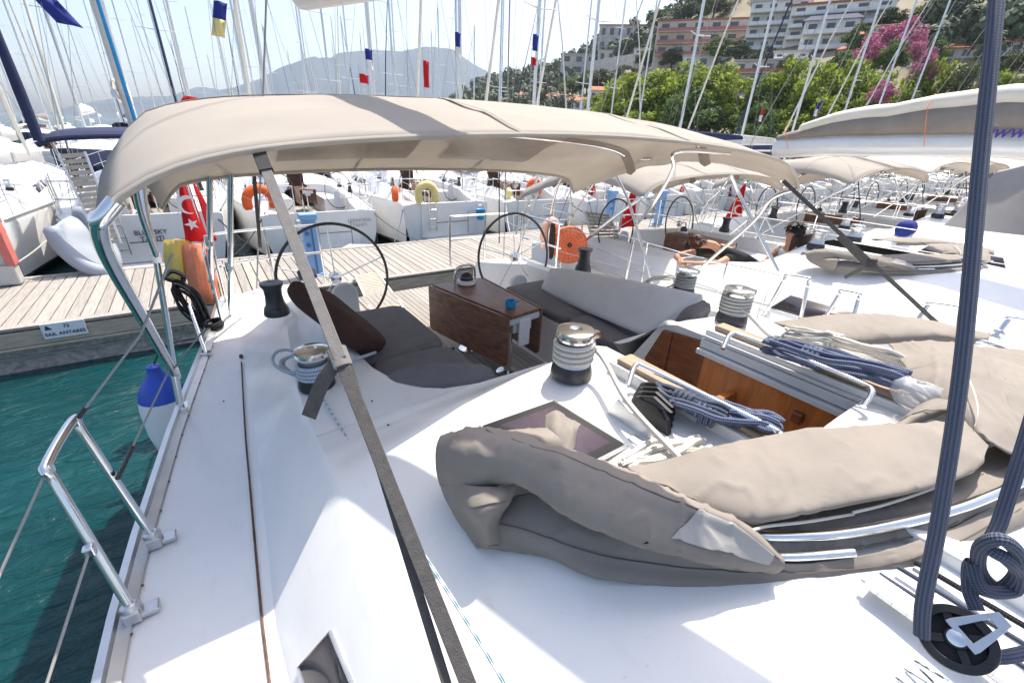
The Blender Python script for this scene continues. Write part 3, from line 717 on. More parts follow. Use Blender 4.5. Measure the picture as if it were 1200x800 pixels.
# ---- folded sprayhood lying round the companionway
HD = None
def cloth(rows, m='canvas', name='hood_cloth', amp=.006, nu=56, nv=26, seed=0, par=None, solid=.006, freq=7, tip=False):
    zx = max(p[2] for r in rows for p in r); zm = sum(p[2] for r in rows for p in r)/sum(len(r) for r in rows)
    mb = MB(); mb.patch([[PZ(p[0], p[1], zm+(p[2]-zm)*(.72 if p[2] > zm and zx > 2.15 else 1)) for p in r] for r in rows], int(nu*1.7), int(nv*1.7), amp, freq, seed)
    for i, p in enumerate(mb.v):                                        # creases: sharp ridged noise along the run of the cloth
        q = V((p.x*3+p.y*5+seed*3, p.y*12-p.x*7, p.z*6)); r_ = 1-abs(noise.noise(q)); r2 = 1-abs(noise.noise(V((p.x*13-p.y*4, p.x*4+p.y*3, seed)))); mb.v[i] = p+V((0, 0, 1))*(amp*1.1*(r_**12)-amp*.2+amp*.12*r2**6)
    NU, NV = int(nu*1.7), int(nv*1.7); o = obj(name, mb, m, par, solid=solid, ang=180)
    for row_ in ((NV-2,) if seed == 3 else (int(NV*.30), NV-2)):
        h_ = MB(); h_.tube([mb.v[row_*NU+k]+(EYE-mb.v[row_*NU+k]).normalized()*.0098 for k in range(1, NU-1)], .0019, 5); obj('hood_seam', h_, 'seam_thread', par)
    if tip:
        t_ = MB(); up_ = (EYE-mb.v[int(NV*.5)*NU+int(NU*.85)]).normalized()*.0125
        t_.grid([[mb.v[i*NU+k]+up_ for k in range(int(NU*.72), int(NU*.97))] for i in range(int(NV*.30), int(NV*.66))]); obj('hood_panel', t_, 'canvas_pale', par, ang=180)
    return o
hp = [(862, 627, 2.05), (930, 628, 2.06), (1000, 623, 2.075), (1100, 602, 2.1), (1170, 577, 2.12), (1260, 532, 2.14)]
mb = MB(); mb.tube(catmull([PZ(*p) for p in hp], 50), .0150, 12); HD = obj('sprayhood', mb, 'steel', Y0)
mb = MB(); mb.tube(catmull([PZ(x, y+24, z-.03) for x, y, z in hp[:3]], 40), .0125, 12); obj('hood_bow', mb, 'steel', HD)
mb = MB(); mb.tube(catmull([PZ(1120, 396, 2.13), PZ(1160, 402, 2.13), PZ(1200, 418, 2.13), PZ(1250, 450, 2.13)], 20), .0125, 10); obj('hood_bow', mb, 'steel', HD)
cloth([[(530, 520, 1.99), (590, 508, 2.03), (680, 535, 2.04), (750, 560, 2.06), (830, 592, 2.06), (890, 630, 2.03), (912, 656, 2.02)],
       [(521, 511, 2.05), (560, 502, 2.17), (640, 522, 2.22), (720, 553, 2.22), (800, 585, 2.20), (868, 614, 2.15), (916, 658, 2.05)],
       [(513, 522, 2.06), (548, 524, 2.17), (620, 542, 2.20), (700, 580, 2.20), (780, 606, 2.17), (850, 628, 2.12), (917, 664, 2.04)],
       [(512, 545, 2.01), (545, 556, 2.07), (612, 566, 2.12), (668, 603, 2.13), (745, 634, 2.11), (830, 654, 2.07), (912, 668, 2.02)],
       [(517, 570, 1.95), (548, 586, 1.98), (604, 562, 2.05), (650, 592, 2.06), (730, 633, 2.05), (820, 656, 2.03), (905, 670, 2.0)]], par=HD, amp=.009, seed=1, nv=34, tip=True)
cloth([[(512, 545, 2.0), (530, 560, 2.02), (556, 570, 2.05), (585, 572, 2.06), (606, 566, 2.06)],
       [(520, 575, 1.94), (540, 590, 1.97), (556, 596, 2.03), (580, 592, 2.06), (596, 588, 2.03)],
       [(535, 603, 1.90), (553, 612, 1.93), (566, 615, 2.0), (575, 612, 2.0), (585, 606, 1.97)],
       [(560, 640, 1.86), (566, 640, 1.88), (572, 640, 1.9), (578, 640, 1.9), (584, 640, 1.9)]], par=HD, amp=.006, seed=4)
cloth([[(570, 590, 1.95), (640, 580, 2.03), (720, 622, 2.03), (800, 648, 2.02), (900, 660, 2.02), (1000, 652, 2.03), (1100, 625, 2.06), (1220, 565, 2.09)],
       [(560, 612, 1.93), (610, 622, 1.96), (690, 648, 1.97), (785, 664, 1.97), (900, 672, 1.99), (1020, 666, 2.01), (1110, 642, 2.05), (1220, 585, 2.08)],
       [(566, 640, 1.865), (640, 650, 1.90), (700, 674, 1.93), (790, 684, 1.94), (900, 688, 1.955), (1030, 682, 1.97), (1110, 658, 2.01), (1220, 600, 2.06)],
       [(580, 632, 1.85), (640, 640, 1.87), (700, 660, 1.89), (790, 672, 1.91), (900, 676, 1.93), (1030, 672, 1.95), (1110, 650, 2.0), (1220, 595, 2.05)]], par=HD, amp=.006, seed=2, nu=70)
cloth([[(744, 556, 2.05), (800, 543, 2.07), (870, 526, 2.09), (950, 511, 2.11), (1030, 503, 2.13), (1125, 494, 2.16), (1165, 486, 2.17)],
       [(735, 550, 2.10), (790, 537, 2.12), (860, 521, 2.14), (940, 507, 2.16), (1020, 501, 2.17), (1118, 497, 2.19), (1170, 492, 2.20)],
       [(762, 564, 2.12), (822, 557, 2.15), (888, 547, 2.17), (962, 537, 2.185), (1042, 526, 2.19), (1124, 515, 2.21), (1166, 505, 2.215)],
       [(806, 584, 2.125), (856, 580, 2.15), (908, 573, 2.165), (972, 566, 2.18), (1052, 556, 2.185), (1128, 538, 2.20), (1158, 522, 2.205)],
       [(852, 606, 2.11), (880, 606, 2.13), (922, 600, 2.15), (984, 589, 2.16), (1058, 575, 2.175), (1130, 553, 2.19), (1150, 540, 2.195)],
       [(858, 612, 2.09), (884, 611, 2.10), (924, 603, 2.12), (985, 591, 2.135), (1058, 577, 2.15), (1130, 555, 2.17), (1148, 543, 2.175)]], par=HD, amp=.008, seed=3, freq=5)
cloth([[(876, 604, 2.02), (940, 590, 2.04), (1020, 576, 2.05), (1090, 556, 2.07), (1220, 500, 2.13)],
       [(884, 617, 2.05), (945, 610, 2.065), (1025, 598, 2.08), (1105, 577, 2.10), (1220, 530, 2.13)],
       [(890, 634, 2.04), (955, 628, 2.05), (1035, 618, 2.06), (1110, 598, 2.09), (1220, 550, 2.12)],
       [(905, 658, 2.01), (960, 650, 2.02), (1040, 636, 2.04), (1110, 618, 2.06), (1220, 570, 2.09)]], par=HD, amp=.007, seed=5)
cloth([[(1042, 403, 2.12), (1090, 401, 2.16), (1135, 405, 2.18), (1165, 412, 2.16), (1230, 420, 2.16)],
       [(1058, 428, 2.15), (1105, 420, 2.22), (1145, 425, 2.24), (1180, 440, 2.22), (1240, 450, 2.2)],
       [(1080, 455, 2.15), (1118, 450, 2.23), (1152, 455, 2.25), (1190, 470, 2.24), (1250, 485, 2.2)],
       [(1100, 478, 2.14), (1128, 480, 2.21), (1158, 488, 2.23), (1190, 500, 2.22), (1260, 520, 2.19)],
       [(1122, 502, 2.12), (1138, 505, 2.18), (1160, 520, 2.2), (1190, 535, 2.18), (1260, 560, 2.15)]], par=HD, amp=.008, seed=6)
cloth([[(918, 384, 2.02), (985, 378, 2.05), (1060, 378, 2.08), (1155, 398, 2.1)],
       [(908, 379, 2.06), (980, 369, 2.13), (1062, 372, 2.16), (1160, 392, 2.15)],
       [(940, 390, 2.11), (1000, 386, 2.17), (1072, 386, 2.19), (1158, 397, 2.16)],
       [(962, 400, 2.08), (1010, 402, 2.11), (1082, 399, 2.13), (1150, 402, 2.11)],
       [(965, 402, 2.02), (1012, 402, 2.04), (1084, 398, 2.06), (1150, 400, 2.06)]], par=HD, amp=.006, seed=7)
cloth([[(1035, 512, 2.1), (1050, 505, 2.12), (1080, 495, 2.13), (1100, 488, 2.14)],
       [(1055, 492, 2.12), (1075, 482, 2.16), (1100, 480, 2.19), (1120, 482, 2.19)],
       [(1090, 462, 2.13), (1102, 462, 2.17), (1116, 470, 2.2), (1128, 492, 2.19)],
       [(1097, 462, 2.12), (1110, 470, 2.15), (1124, 485, 2.16), (1134, 505, 2.15)]], par=HD, amp=.006, seed=8, nu=24, nv=18)
cloth([[(1128, 408, 2.1), (1160, 408, 2.13), (1200, 412, 2.13), (1250, 425, 2.12)],
       [(1130, 420, 2.14), (1165, 420, 2.19), (1200, 424, 2.18), (1250, 440, 2.16)],
       [(1140, 432, 2.10), (1165, 434, 2.12), (1200, 440, 2.12), (1250, 460, 2.1)]], par=HD, amp=.005, seed=9, nu=24, nv=14)
for z, pts in ((2.11, ((878, 622), (900, 616), (945, 611), (1000, 602))), (2.125, ((1000, 600), (1040, 590), (1090, 573), (1140, 552)))):
    mb = MB(); mb.tube(catmull([PZ(x, y, z) for x, y in pts], 30), .004, 6); obj('hood_zip', mb, 'cream_sail', HD)
mb = MB(); g = [PZ(1128, 430, 2.265), PZ(1140, 455, 2.27), PZ(1146, 480, 2.25), PZ(1142, 500, 2.21)]; g = catmull(g, 20); mb.grid([[p+V((-.008, 0, .0)), p+V((0, 0, .006)), p+V((.008, 0, 0))] for p in g]); obj('hood_zip', mb, 'cream_sail', HD)
for x, y, z in ((436, 470, 1.715), (455, 498, 1.73), (545, 470, 1.80), (262, 470, 1.325), (486, 548, 1.80)):
    mb = MB(); mb.lathe([(.006, 0), (.006, .003), (.002, .004)], PZ(x, y, z), 8); obj('deck_screw', mb, 'rust', Y0)
# loose flap of cloth hanging over the hatch
cloth([[(575, 508, 2.07), (605, 505, 2.09), (640, 503, 2.09), (652, 495, 2.08)], [(580, 516, 2.1), (610, 514, 2.13), (640, 514, 2.13), (660, 512, 2.1)], [(590, 524, 2.06), (620, 528, 2.09), (645, 530, 2.09), (665, 530, 2.06)]], par=HD, amp=.005, seed=11, nu=24, nv=14)
cloth([[(640, 488, 2.06), (652, 482, 2.08), (664, 490, 2.06), (680, 498, 2.04)], [(640, 505, 2.08), (652, 504, 2.12), (666, 505, 2.09), (675, 505, 2.06)], [(642, 528, 2.05), (655, 530, 2.08), (668, 530, 2.06), (672, 525, 2.03)]], par=HD, amp=.005, seed=12, nu=20, nv=14)

# deck lines and organiser running forward over the coachroof
for (a, b, m, r) in (((1030, 672), (1230, 800), 'rope_slate', .006), ((1052, 664), (1230, 772), 'rope_slate', .006), ((1072, 658), (1230, 750), 'rope_black', .007), ((1010, 678), (1150, 775), 'steel', .008)):
    mb = MB(); p = PZ(*a, 2.04); q = PZ(*b, 2.05); mb.tube([p+(q-p)*i/8 for i in range(9)], r, 8); obj('deck_line', mb, m, Y0)
mb = MB(); p = PZ(1018, 680, 2.035); q = PZ(1190, 800, 2.04); d = (q-p).normalized(); s = V((d.y, -d.x, 0))
for k in range(9):
    c = p+(q-p)*(k/9.0); mb.prism([c-s*.03, c+s*.03, c+s*.03+d*.028, c-s*.03+d*.028], (0, 0, .012))
mb.prism([p-s*.012, p+s*.012, q+s*.012, q-s*.012], (0, 0, .006)); obj('line_track', mb, 'aluminium', Y0)

# ---- mainsheet: rope, knot and spring block
def tagrope(name, mb, m, label, cat='rope', group=None): return tag(obj(name, mb, m), label, cat, group)
DB = .70
pb = PD(1120, 748, DB)
mb = MB(); mb.tube(catmull([PD(1178, -160, DB*1.1), PD(1168, 0, DB*1.04), PD(1150, 180, DB*1.02), PD(1128, 420, DB), PD(1102, 600, DB), PD(1083, 700, DB), PD(1080, 745, DB)], 60), .0108, 14)
tagrope('mainsheet', mb, 'rope_slate', 'thick slate-blue braided rope running up from the black pulley block')
mb = MB(); mb.tube(catmull([PD(1262, 330, DB*1.05), PD(1225, 440, DB*1.02), PD(1196, 535, DB), PD(1172, 610, DB), PD(1160, 640, DB*.97), PD(1180, 655, DB*.95), PD(1192, 672, DB*.98), PD(1170, 690, DB*1.03), PD(1148, 668, DB*1.03), PD(1150, 640, DB*.98), PD(1175, 632, DB*.94), PD(1196, 655, DB*.95), PD(1190, 690, DB), PD(1150, 690, DB), PD(1138, 660, DB*1.02), PD(1136, 690, DB*1.02), PD(1145, 715, DB)], 90), .0100, 12)
tagrope('knotted_rope', mb, 'rope_slate', 'slate-blue rope tied in a bulky knot above the pulley block')
mb = MB(); mb.tube(catmull([PD(1164, 770, DB), PD(1185, 768, DB), PD(1240, 755, DB*1.02)], 12), .0100, 12); tagrope('mainsheet_tail', mb, 'rope_slate', 'short end of slate-blue rope leaving the pulley block to the right')
BL = thing('pulley_block', 'round black pulley block standing on a coil spring at the coachroof', 'pulley', pb)
ax = (EYE-pb).normalized(); ux = ax.orthogonal(); ax = (ax+V((.10, -.02, .0))).normalized()
r0 = .048
x_ = V((0, 0, 1)).cross(ax).normalized(); y_ = ax.cross(x_)
for s in (-1, 1):
    mb = MB(); n = 40; hub = []
    def ring(r, h): return [pb+ax*h+(x_*math.cos(2*PI*k/n)+y_*math.sin(2*PI*k/n))*r for k in range(n)]
    h0, h1 = s*.013, s*.022
    mb.grid([ring(r0*.86, h0), ring(r0, h0), ring(r0*.99, h1), ring(r0*.72, h1+s*.003), ring(r0*.70, h0), ring(r0*.86, h0)], True)
    mb.grid([ring(.001, h1+s*.004), ring(r0*.30, h1+s*.004), ring(r0*.33, h1), ring(r0*.33, h0)], True)
    for k in range(4):
        a = PI/4+k*PI/2; c = pb+ax*(h0+h1)/2; d = x_*math.cos(a)+y_*math.sin(a); e = -x_*math.sin(a)+y_*math.cos(a)
        mb.prism([c+d*r0*.3+e*.006-ax*.004, c+d*r0*.74+e*.006-ax*.004, c+d*r0*.74-e*.006-ax*.004, c+d*r0*.3-e*.006-ax*.004], ax*.009)
    obj('block_cheek', mb, 'black_plastic', BL, bevel=.0015)
mb = MB(); mb.lathe([(r0*.8, -.012), (r0*.68, 0), (r0*.8, .012)], pb, 36, ax); obj('sheave', mb, 'rubber', BL)
mb = MB(); mb.lathe([(.012, -.03), (.012, .03), (.004, .033)], pb, 18, ax); obj('axle_pin', mb, 'steel', BL)
mb = MB(); c = pb+ax*.03
x2 = (x_*.9+y_*-.35).normalized(); y2 = ax.cross(x2); c = c-ax*.004
def pq(a, b): return c+x2*a+y2*b
for poly in (((-.024, .012), (-.012, .012), (-.006, .056), (-.013, .060)), ((.012, .012), (.024, .012), (.013, .060), (.006, .056)), ((-.024, .004), (.024, .004), (.024, .013), (-.024, .013)), ((-.014, .055), (.014, .055), (.010, .072), (-.010, .072))): mb.prism([pq(*p) for p in poly], ax*.005)
obj('block_shackle', mb, 'aluminium', BL, bevel=.001)
sp0 = pb-y_*.06; base = V((sp0.x-.02, sp0.y+.02, 2.04)); dd_ = base-sp0
mb = MB(); mb.tube([sp0+dd_*(i/120)+(x_*math.cos(i*.42)+ax*math.sin(i*.42))*(.020+.006*i/120) for i in range(121)], .0022, 6); obj('coil_spring', mb, 'steel', BL)
mb = MB(); mb.lathe([(.03, -.01), (.03, .004), (.02, .012)], base, 16); obj('block_base', mb, 'steel', BL)

# ================================================================== LOOSE THINGS ABOARD
def helix(p, r, z0, z1, turns, rr, m, name, label, tail=None):
    mb = MB(); n = int(turns*22); pts = [V(p)+V((math.cos(2*PI*turns*i/n)*(r+rr), math.sin(2*PI*turns*i/n)*(r+rr), z0+(z1-z0)*i/n)) for i in range(n+1)]
    if tail: pts += catmull([pts[-1]]+[V(t) for t in tail], 10*len(tail))[1:]
    mb.tube(pts, rr, 8); return tagrope(name, mb, m, label)
def bundle(a, b, width, height, n, rr, m, name, label, seed=0, sag=0, parent=None, wrap=True):
    rg = random.Random(seed); d = (b-a); L = d.length; d = d.normalized(); s = d.cross(V((0, 0, 1))); s = s.normalized() if s.length > .1 else V((1, 0, 0)); up = s.cross(d)
    pts = []
    for i in range(n):
        off = (rg.random()-.5)*width*1.2; zo = rg.random()*height; l0 = -rg.random()*.06*L; l1 = L*(1+rg.random()*.06); wd = width*(.5+.5*rg.random())
        for t in (0, .12, .3, .5, .7, .88): 
            pts.append(a+d*(l0+(l1-l0)*t)+s*(off-wd*math.sin(PI*min(1, max(.0, t*1.15)))*.6+rg.gauss(0, .06*width))+up*(zo+rg.gauss(0, .06*height))-V((0, 0, sag*math.sin(PI*t))))
        pts.append(a+d*l1+s*(off)+up*zo)
        for t in (.88, .7, .5, .3, .12):
            pts.append(a+d*(l0+(l1-l0)*t)+s*(off+wd*math.sin(PI*min(1, t*1.15))*.6+rg.gauss(0, .06*width))+up*(zo+height*.2+rg.gauss(0, .06*height))-V((0, 0, sag*math.sin(PI*t))))
    mb = MB(); mb.rope(pts, rr, 4, 7)
    if wrap:
        c = a+d*L*.28; w_ = [c+d*(.02*i/8)+(s*math.cos(i*.8)*(width*.75)+up*(math.sin(i*.8)*height*.7+height*.5)) for i in range(28)]; mb.rope(w_, rr, 2, 7)
    return tagrope(name, mb, m, label)
def flatcoil(c, rx, ry, n, rr, m, name, label, seed=0, rot=0):
    rg = random.Random(seed); pts = []
    for i in range(n):
        a0 = rg.gauss(0, .15); k = .8+.35*rg.random(); ox, oy = rg.gauss(0, .12)*rx, rg.gauss(0, .12)*ry
        for j in range(10):
            a = 2*PI*j/10+a0; x = math.cos(a)*rx*k+ox; y = math.sin(a)*ry*k+oy
            pts.append(V(c)+V((x*math.cos(rot)-y*math.sin(rot), x*math.sin(rot)+y*math.cos(rot), rr*(1+1.2*i)+rg.random()*rr)))
    mb = MB(); mb.rope(pts, rr, 3, 7); return tagrope(name, mb, m, label)
helix(WC, .073, .075, .185, 4.3, .0115, 'rope_white', 'winch_rope', 'white rope wound round the chrome winch on the coachroof, its tail running to the hatch', [PZ(700, 412, 2.14), PZ(735, 470, 2.10), PZ(790, 530, 2.07), PZ(815, 555, 2.05)])
helix(WR, .072, .07, .19, 5.4, .010, 'rope_check', 'winch_rope', 'grey flecked rope wound high round the winch beyond the companionway', [PZ(880, 372, 2.08), PZ(900, 392, 2.06), PZ(925, 405, 2.06)])
helix(PZ(372, 452, 1.66), .075, .065, .16, 4.2, .0105, 'rope_fleck', 'winch_rope', 'blue and white flecked rope wound round the left-hand cockpit winch', [PZ(400, 425, 1.74), PZ(425, 418, 1.70), PZ(440, 413, 1.66)])
helix(PZ(800, 344, 1.76), .072, .065, .18, 4.6, .010, 'rope_check', 'winch_rope', 'black and white rope wound round the winch beside the pale backrest')
flatcoil(PZ(348, 430, 1.655), .085, .17, 3, .0105, 'rope_fleck', 'coiled_rope', 'small loop of blue flecked rope lying on the coaming by the left-hand winch', 3, .2)
flatcoil(PZ(775, 336, 1.78), .26, .12, 4, .008, 'rope_check', 'coiled_rope', 'loose black and white rope loops beside the far cockpit winch', 5, .3)
bundle(PZ(786, 478, 2.05), PZ(905, 512, 2.07), .085, .06, 13, .0105, 'rope_blue', 'rope_bundle', 'thick blue rope hank laid over the chrome rail in front of the open hatch', 2)
bundle(PZ(770, 462, 2.08), PZ(850, 492, 2.10), .03, .04, 4, .009, 'rope_slate', 'rope_bundle', 'dark slate rope loops leaving the black rope clutch', 12)
bundle(PZ(738, 552, 2.005), PZ(822, 524, 2.02), .07, .04, 7, .0105, 'rope_white', 'coiled_rope', 'white rope coil lying between the clutch and the folded canvas', 7, wrap=False)
bundle(PZ(900, 412, 2.10), PZ(1052, 452, 2.13), .07, .06, 11, .0105, 'rope_blue', 'rope_bundle', 'blue rope hank on the far side of the hatch, knotted near its middle', 4)
bundle(PZ(935, 392, 2.08), PZ(1056, 428, 2.11), .06, .05, 9, .009, 'rope_white', 'rope_bundle', 'white and grey rope hank behind the blue one beyond the hatch', 6)
bundle(PZ(918, 396, 2.10), PZ(972, 402, 2.13), .04, .04, 6, .007, 'rope_check', 'rope_bundle', 'small black and white striped coil between the blue and white hanks', 8, wrap=False)
mb = MB(); mb.rope([PZ(375, 462, 1.672), PZ(405, 510, 1.70), PZ(432, 552, 1.725), PZ(470, 610, 1.80), PZ(505, 662, 1.845), PZ(560, 748, 1.87), PZ(600, 815, 1.885), PZ(680, 960, 1.9)], .0055, 8)
tagrope('sheet_rope', mb, 'rope_teal', 'thin white rope with teal flecks stretched along the coachroof under the strap')
# clear bag holding rope ends
mb = MB(); c = PZ(1072, 468, 2.12)
rows = [[c+V((math.cos(a)*r*(.6), math.sin(a)*r*1.0, z))*1+V((noise.noise(V((a, z*9, 1)))*.012, noise.noise(V((a, z*9, 5)))*.012, noise.noise(V((a*2, z*9, 8)))*.01)) for a in [2*PI*i/28 for i in range(28)]] for r, z in ((.02, .075), (.06, .075), (.085, .05), (.085, .01), (.06, -.03), (.03, -.04))]
mb.grid(rows, True); tag(obj('plastic_bag', mb, 'vinyl', ang=80), 'crumpled clear plastic bag at the end of the far rope hanks', 'bag')
mb = MB(); mb.rope([c+V((.03*math.cos(i*1.1), .05*math.sin(i*1.3), .03*math.sin(i*.7)+.02)) for i in range(14)], .007, 4); tagrope('bagged_rope', mb, 'rope_white', 'white rope end stuffed inside the clear plastic bag')

def cushion(name, c, size, m, label, rot=None, e=.28, cat='cushion', group=None, amp=.006):
    mb = MB(); nu, nv = 40, 22; rows = []
    sg = lambda x, k: math.copysign(abs(x)**k, x)
    for i in range(nv+1):
        a = PI*i/nv-PI/2; r = []
        for k in range(nu):
            b = 2*PI*k/nu; p = V((sg(math.cos(a), e*1.2)*sg(math.cos(b), e)*size[0]/2, sg(math.cos(a), e*1.2)*sg(math.sin(b), e)*size[1]/2, sg(math.sin(a), .6)*size[2]/2))
            p += V((0, 0, 1))*noise.noise(p*6+V(c))*amp
            r.append(V(c)+(rot @ p if rot else p))
        rows.append(r)
    mb.grid(rows, True); return tag(obj(name, mb, m, ang=60), label, cat, group)
cushion('seat_cushion', (CX-.89, 3.20, 1.515), (.66, .98, .10), 'cushion', 'dark grey seat cushion beside the brown pillow, on the left bench')
cushion('seat_cushion', (CX-.87, 2.32, 1.515), (.62, .78, .10), 'cushion', 'dark grey seat cushion at the head of the left bench, next to the bulkhead')
cushion('seat_cushion', (CX+.89, 3.17, 1.515), (.66, 1.03, .10), 'cushion', 'dark grey seat cushion on the right bench, nearer the stern')
cushion('seat_cushion', (CX+.87, 2.24, 1.515), (.62, .84, .10), 'cushion', 'dark grey seat cushion on the right bench, nearer the companionway')
cushion('bolster_cushion', (CX-.93, 2.07, 1.62), (.66, .24, .22), 'cushion', 'dark grey crumpled bolster propped against the bulkhead of the left bench', Matrix.Rotation(-.38, 3, 'Z') @ Matrix.Rotation(.3, 3, 'X'), .6, amp=.02)
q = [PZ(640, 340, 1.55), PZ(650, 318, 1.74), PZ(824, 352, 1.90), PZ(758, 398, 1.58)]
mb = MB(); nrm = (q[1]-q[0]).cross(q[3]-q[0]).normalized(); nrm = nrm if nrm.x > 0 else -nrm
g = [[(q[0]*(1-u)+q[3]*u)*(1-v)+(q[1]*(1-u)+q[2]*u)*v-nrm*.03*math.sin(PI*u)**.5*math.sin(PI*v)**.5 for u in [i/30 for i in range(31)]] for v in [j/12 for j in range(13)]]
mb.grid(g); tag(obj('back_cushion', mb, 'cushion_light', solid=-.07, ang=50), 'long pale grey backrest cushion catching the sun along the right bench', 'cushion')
mb = MB(); mb.patch([[PZ(788, 384, 1.74), PZ(800, 366, 1.86), PZ(825, 352, 1.92)], [PZ(800, 386, 1.80), PZ(815, 372, 1.92), PZ(832, 358, 1.95)], [PZ(790, 400, 1.66), PZ(812, 386, 1.8), PZ(828, 372, 1.88)]], 20, 16, .015, 14, 2)
tag(obj('grey_cloth', mb, 'cushion', solid=.01, ang=180), 'crumpled grey cloth at the front end of the pale backrest', 'cloth')
ex_ = V((.34, -.58, -.33)).normalized(); nz_ = V((.62, -.05, .72)); nz_ = (nz_-ex_*nz_.dot(ex_)).normalized(); rot = Matrix((ex_, nz_.cross(ex_), nz_)).transposed()
cushion('pillow', PY(396, 372, 2.95), (.70, .44, .17), 'brown_cloth', 'dark brown pillow leaning on the left bench under the strap', rot, .42, 'pillow', amp=.012)
c = PZ(598, 360, ZT+.002)
CU = thing('cup', 'bright blue cup on the near end of the folding teak table', 'cup', c)
mb = MB(); mb.lathe([(.034, 0), (.042, .01), (.045, .06), (.040, .06), (.036, .012), (.01, .008)], c, 24); obj('cup_body', mb, 'cup_blue', CU)
mb = MB(); mb.box(c+V((.07, .02, .03)), (.06, .016, .008)); obj('handle', mb, 'black_plastic', CU, bevel=.003)
c = PZ(524, 418, 1.075)
PU = thing('bilge_pump', 'small black pump with a hose lying on the cockpit sole below the table', 'pump', c)
mb = MB(); mb.lathe([(.06, 0), (.065, .05), (.05, .09), (.02, .1)], c, 14); mb.box(c+V((.03, .02, .05)), (.10, .06, .07)); obj('pump_body', mb, 'black_plastic', PU, bevel=.01)
mb = MB(); mb.rope([c+V((-.05, 0, .02)), c+V((-.18, .04, .012)), c+V((-.32, -.02, .012)), c+V((-.42, .05, .012))], .007); obj('hose', mb, 'rubber', PU)

# fender hanging outside the hull
fc = V((-.60, 4.12, .32))
FE = thing('fender', 'fat white fender with a blue top hanging outside the hull', 'fender', fc)
mb = MB(); mb.lathe([(.02, 0), (.10, .03), (.155, .12), (.18, .28), (.18, .52), (.165, .60)], fc, 28); obj('fender_body', mb, 'white_pvc', FE)
mb = MB(); mb.lathe([(.167, .60), (.15, .66), (.10, .76), (.05, .82), (.045, .88), (.01, .9)], fc, 28); obj('fender_cap', mb, 'blue_pvc', FE)
mb = MB(); mb.tube(catmull([fc+V((0, 0, .88)), fc+V((.12, .05, 1.02)), V((CX-lt(HB, 4.2)+.03, 4.2, 1.34))], 10), .006, 8); obj('fender_line', mb, 'rope_black', FE)
# stern, starboard quarter
SY = 5.45
def flag_star(par, c, ux_, uy_, r, m='flag_white', off=V((0, -.006, 0)), name='star'):
    mb = MB(); pts = []
    for k in range(10):
        a = PI/2+PI*k/5+.3; rr = r if k % 2 == 0 else r*.4; pts.append(c+ux_*math.cos(a)*rr+uy_*math.sin(a)*rr)
    mb.prism(pts, off); return obj(name, mb, m, par)
def flag_crescent(par, c, ux_, uy_, r, op=0, m='flag_white', off=V((0, -.006, 0))):
    mb = MB(); n = 28; g = []
    for i in range(n+1):
        a = op+.62+(2*PI-1.24)*i/n; po = c+ux_*math.cos(a)*r+uy_*math.sin(a)*r
        ci = c+(ux_*math.cos(op)+uy_*math.sin(op))*r*.25; d = po-ci; pi_ = ci+d.normalized()*min(d.length, r*.8)
        g.append([po, pi_, pi_+off, po+off])
    mb.grid(g, True); return obj('crescent', mb, m, par)
FLc = PY(252, 320, SY)
FL = thing('flag', 'red flag with white crescent and star drooping from a staff at the near stern', 'flag', FLc)
mb = MB(); mb.tube([PY(256, 330, SY), PY(207, 182, SY)], .012, 8); obj('flag_staff', mb, 'mast_paint', FL)
fx = lambda x, y, dy: PY(x, y, SY+dy)
rows = [[fx(210, 194, 0), fx(211, 198, -.02), fx(212, 200, .0), fx(213, 202, .01)],
        [fx(210, 215, -.03), fx(213, 216, -.05), fx(217, 217, .0), fx(221, 217, .02)],
        [fx(213, 250, -.03), fx(220, 250, -.07), fx(228, 250, -.02), fx(233, 250, .02)],
        [fx(218, 284, -.02), fx(229, 283, -.06), fx(238, 284, -.03), fx(246, 284, .02)]]
mb = MB(); mb.patch(rows, 16, 24, .004, 9); obj('flag_cloth', mb, 'flag_red', FL, solid=.004, ang=180)
rows = [[fx(222, 205, .03), fx(226, 212, .06)], [fx(234, 240, .03), fx(242, 240, .08)], [fx(247, 284, .03), fx(254, 282, .08)]]
mb = MB(); mb.patch(rows, 8, 20, .004, 9); obj('flag_cloth', mb, 'flag_red', FL, solid=.004, ang=180)
flag_crescent(FL, fx(220, 240, -.10), V((1, 0, 0)), V((0, 0, 1)), .085, -.6)
flag_star(FL, fx(225, 263, -.10), V((1, 0, 0)), V((0, 0, 1)), .06)
p = PY(208, 305, SY)
mb = MB(); mb.grid([[PY(x, y, SY+dy) for x, y, dy in r] for r in (((197, 281, .02), (207, 280, -.05), (218, 281, 0)), ((197, 300, .02), (208, 300, -.06), (219, 300, 0)), ((201, 325, .02), (210, 326, -.05), (222, 326, 0)))])
tag(obj('float_panel', mb, 'yellow_foam', solid=.05, bevel=.015), 'mustard yellow foam float strapped on the stern rail below the flag', 'float')
LS = thing('rescue_sling', 'faded orange rescue pack lashed upright on the stern rail', 'rescue pack', PY(238, 350, SY))
mb = MB(); mb.grid([[PY(x, y, SY+dy-.1) for x, y, dy in r] for r in (((220, 287, .03), (232, 285, -.05), (243, 288, 0)), ((224, 320, .03), (236, 318, -.06), (248, 320, 0)), ((230, 356, .03), (243, 354, -.05), (255, 354, 0)))]); obj('pack', mb, 'orange_faded', LS, solid=.06, bevel=.015)
mb = MB()
for k in range(3): mb.tube([PY(233+k*5, 286, SY-.17), PY(246+k*4, 354, SY-.17)], .006, 6)
obj('lashing', mb, 'rope_brown', LS)
mb = MB(); pts = []
rg = random.Random(3)
a = PY(205, 332, 4.55); b = PY(240, 372, 4.55)
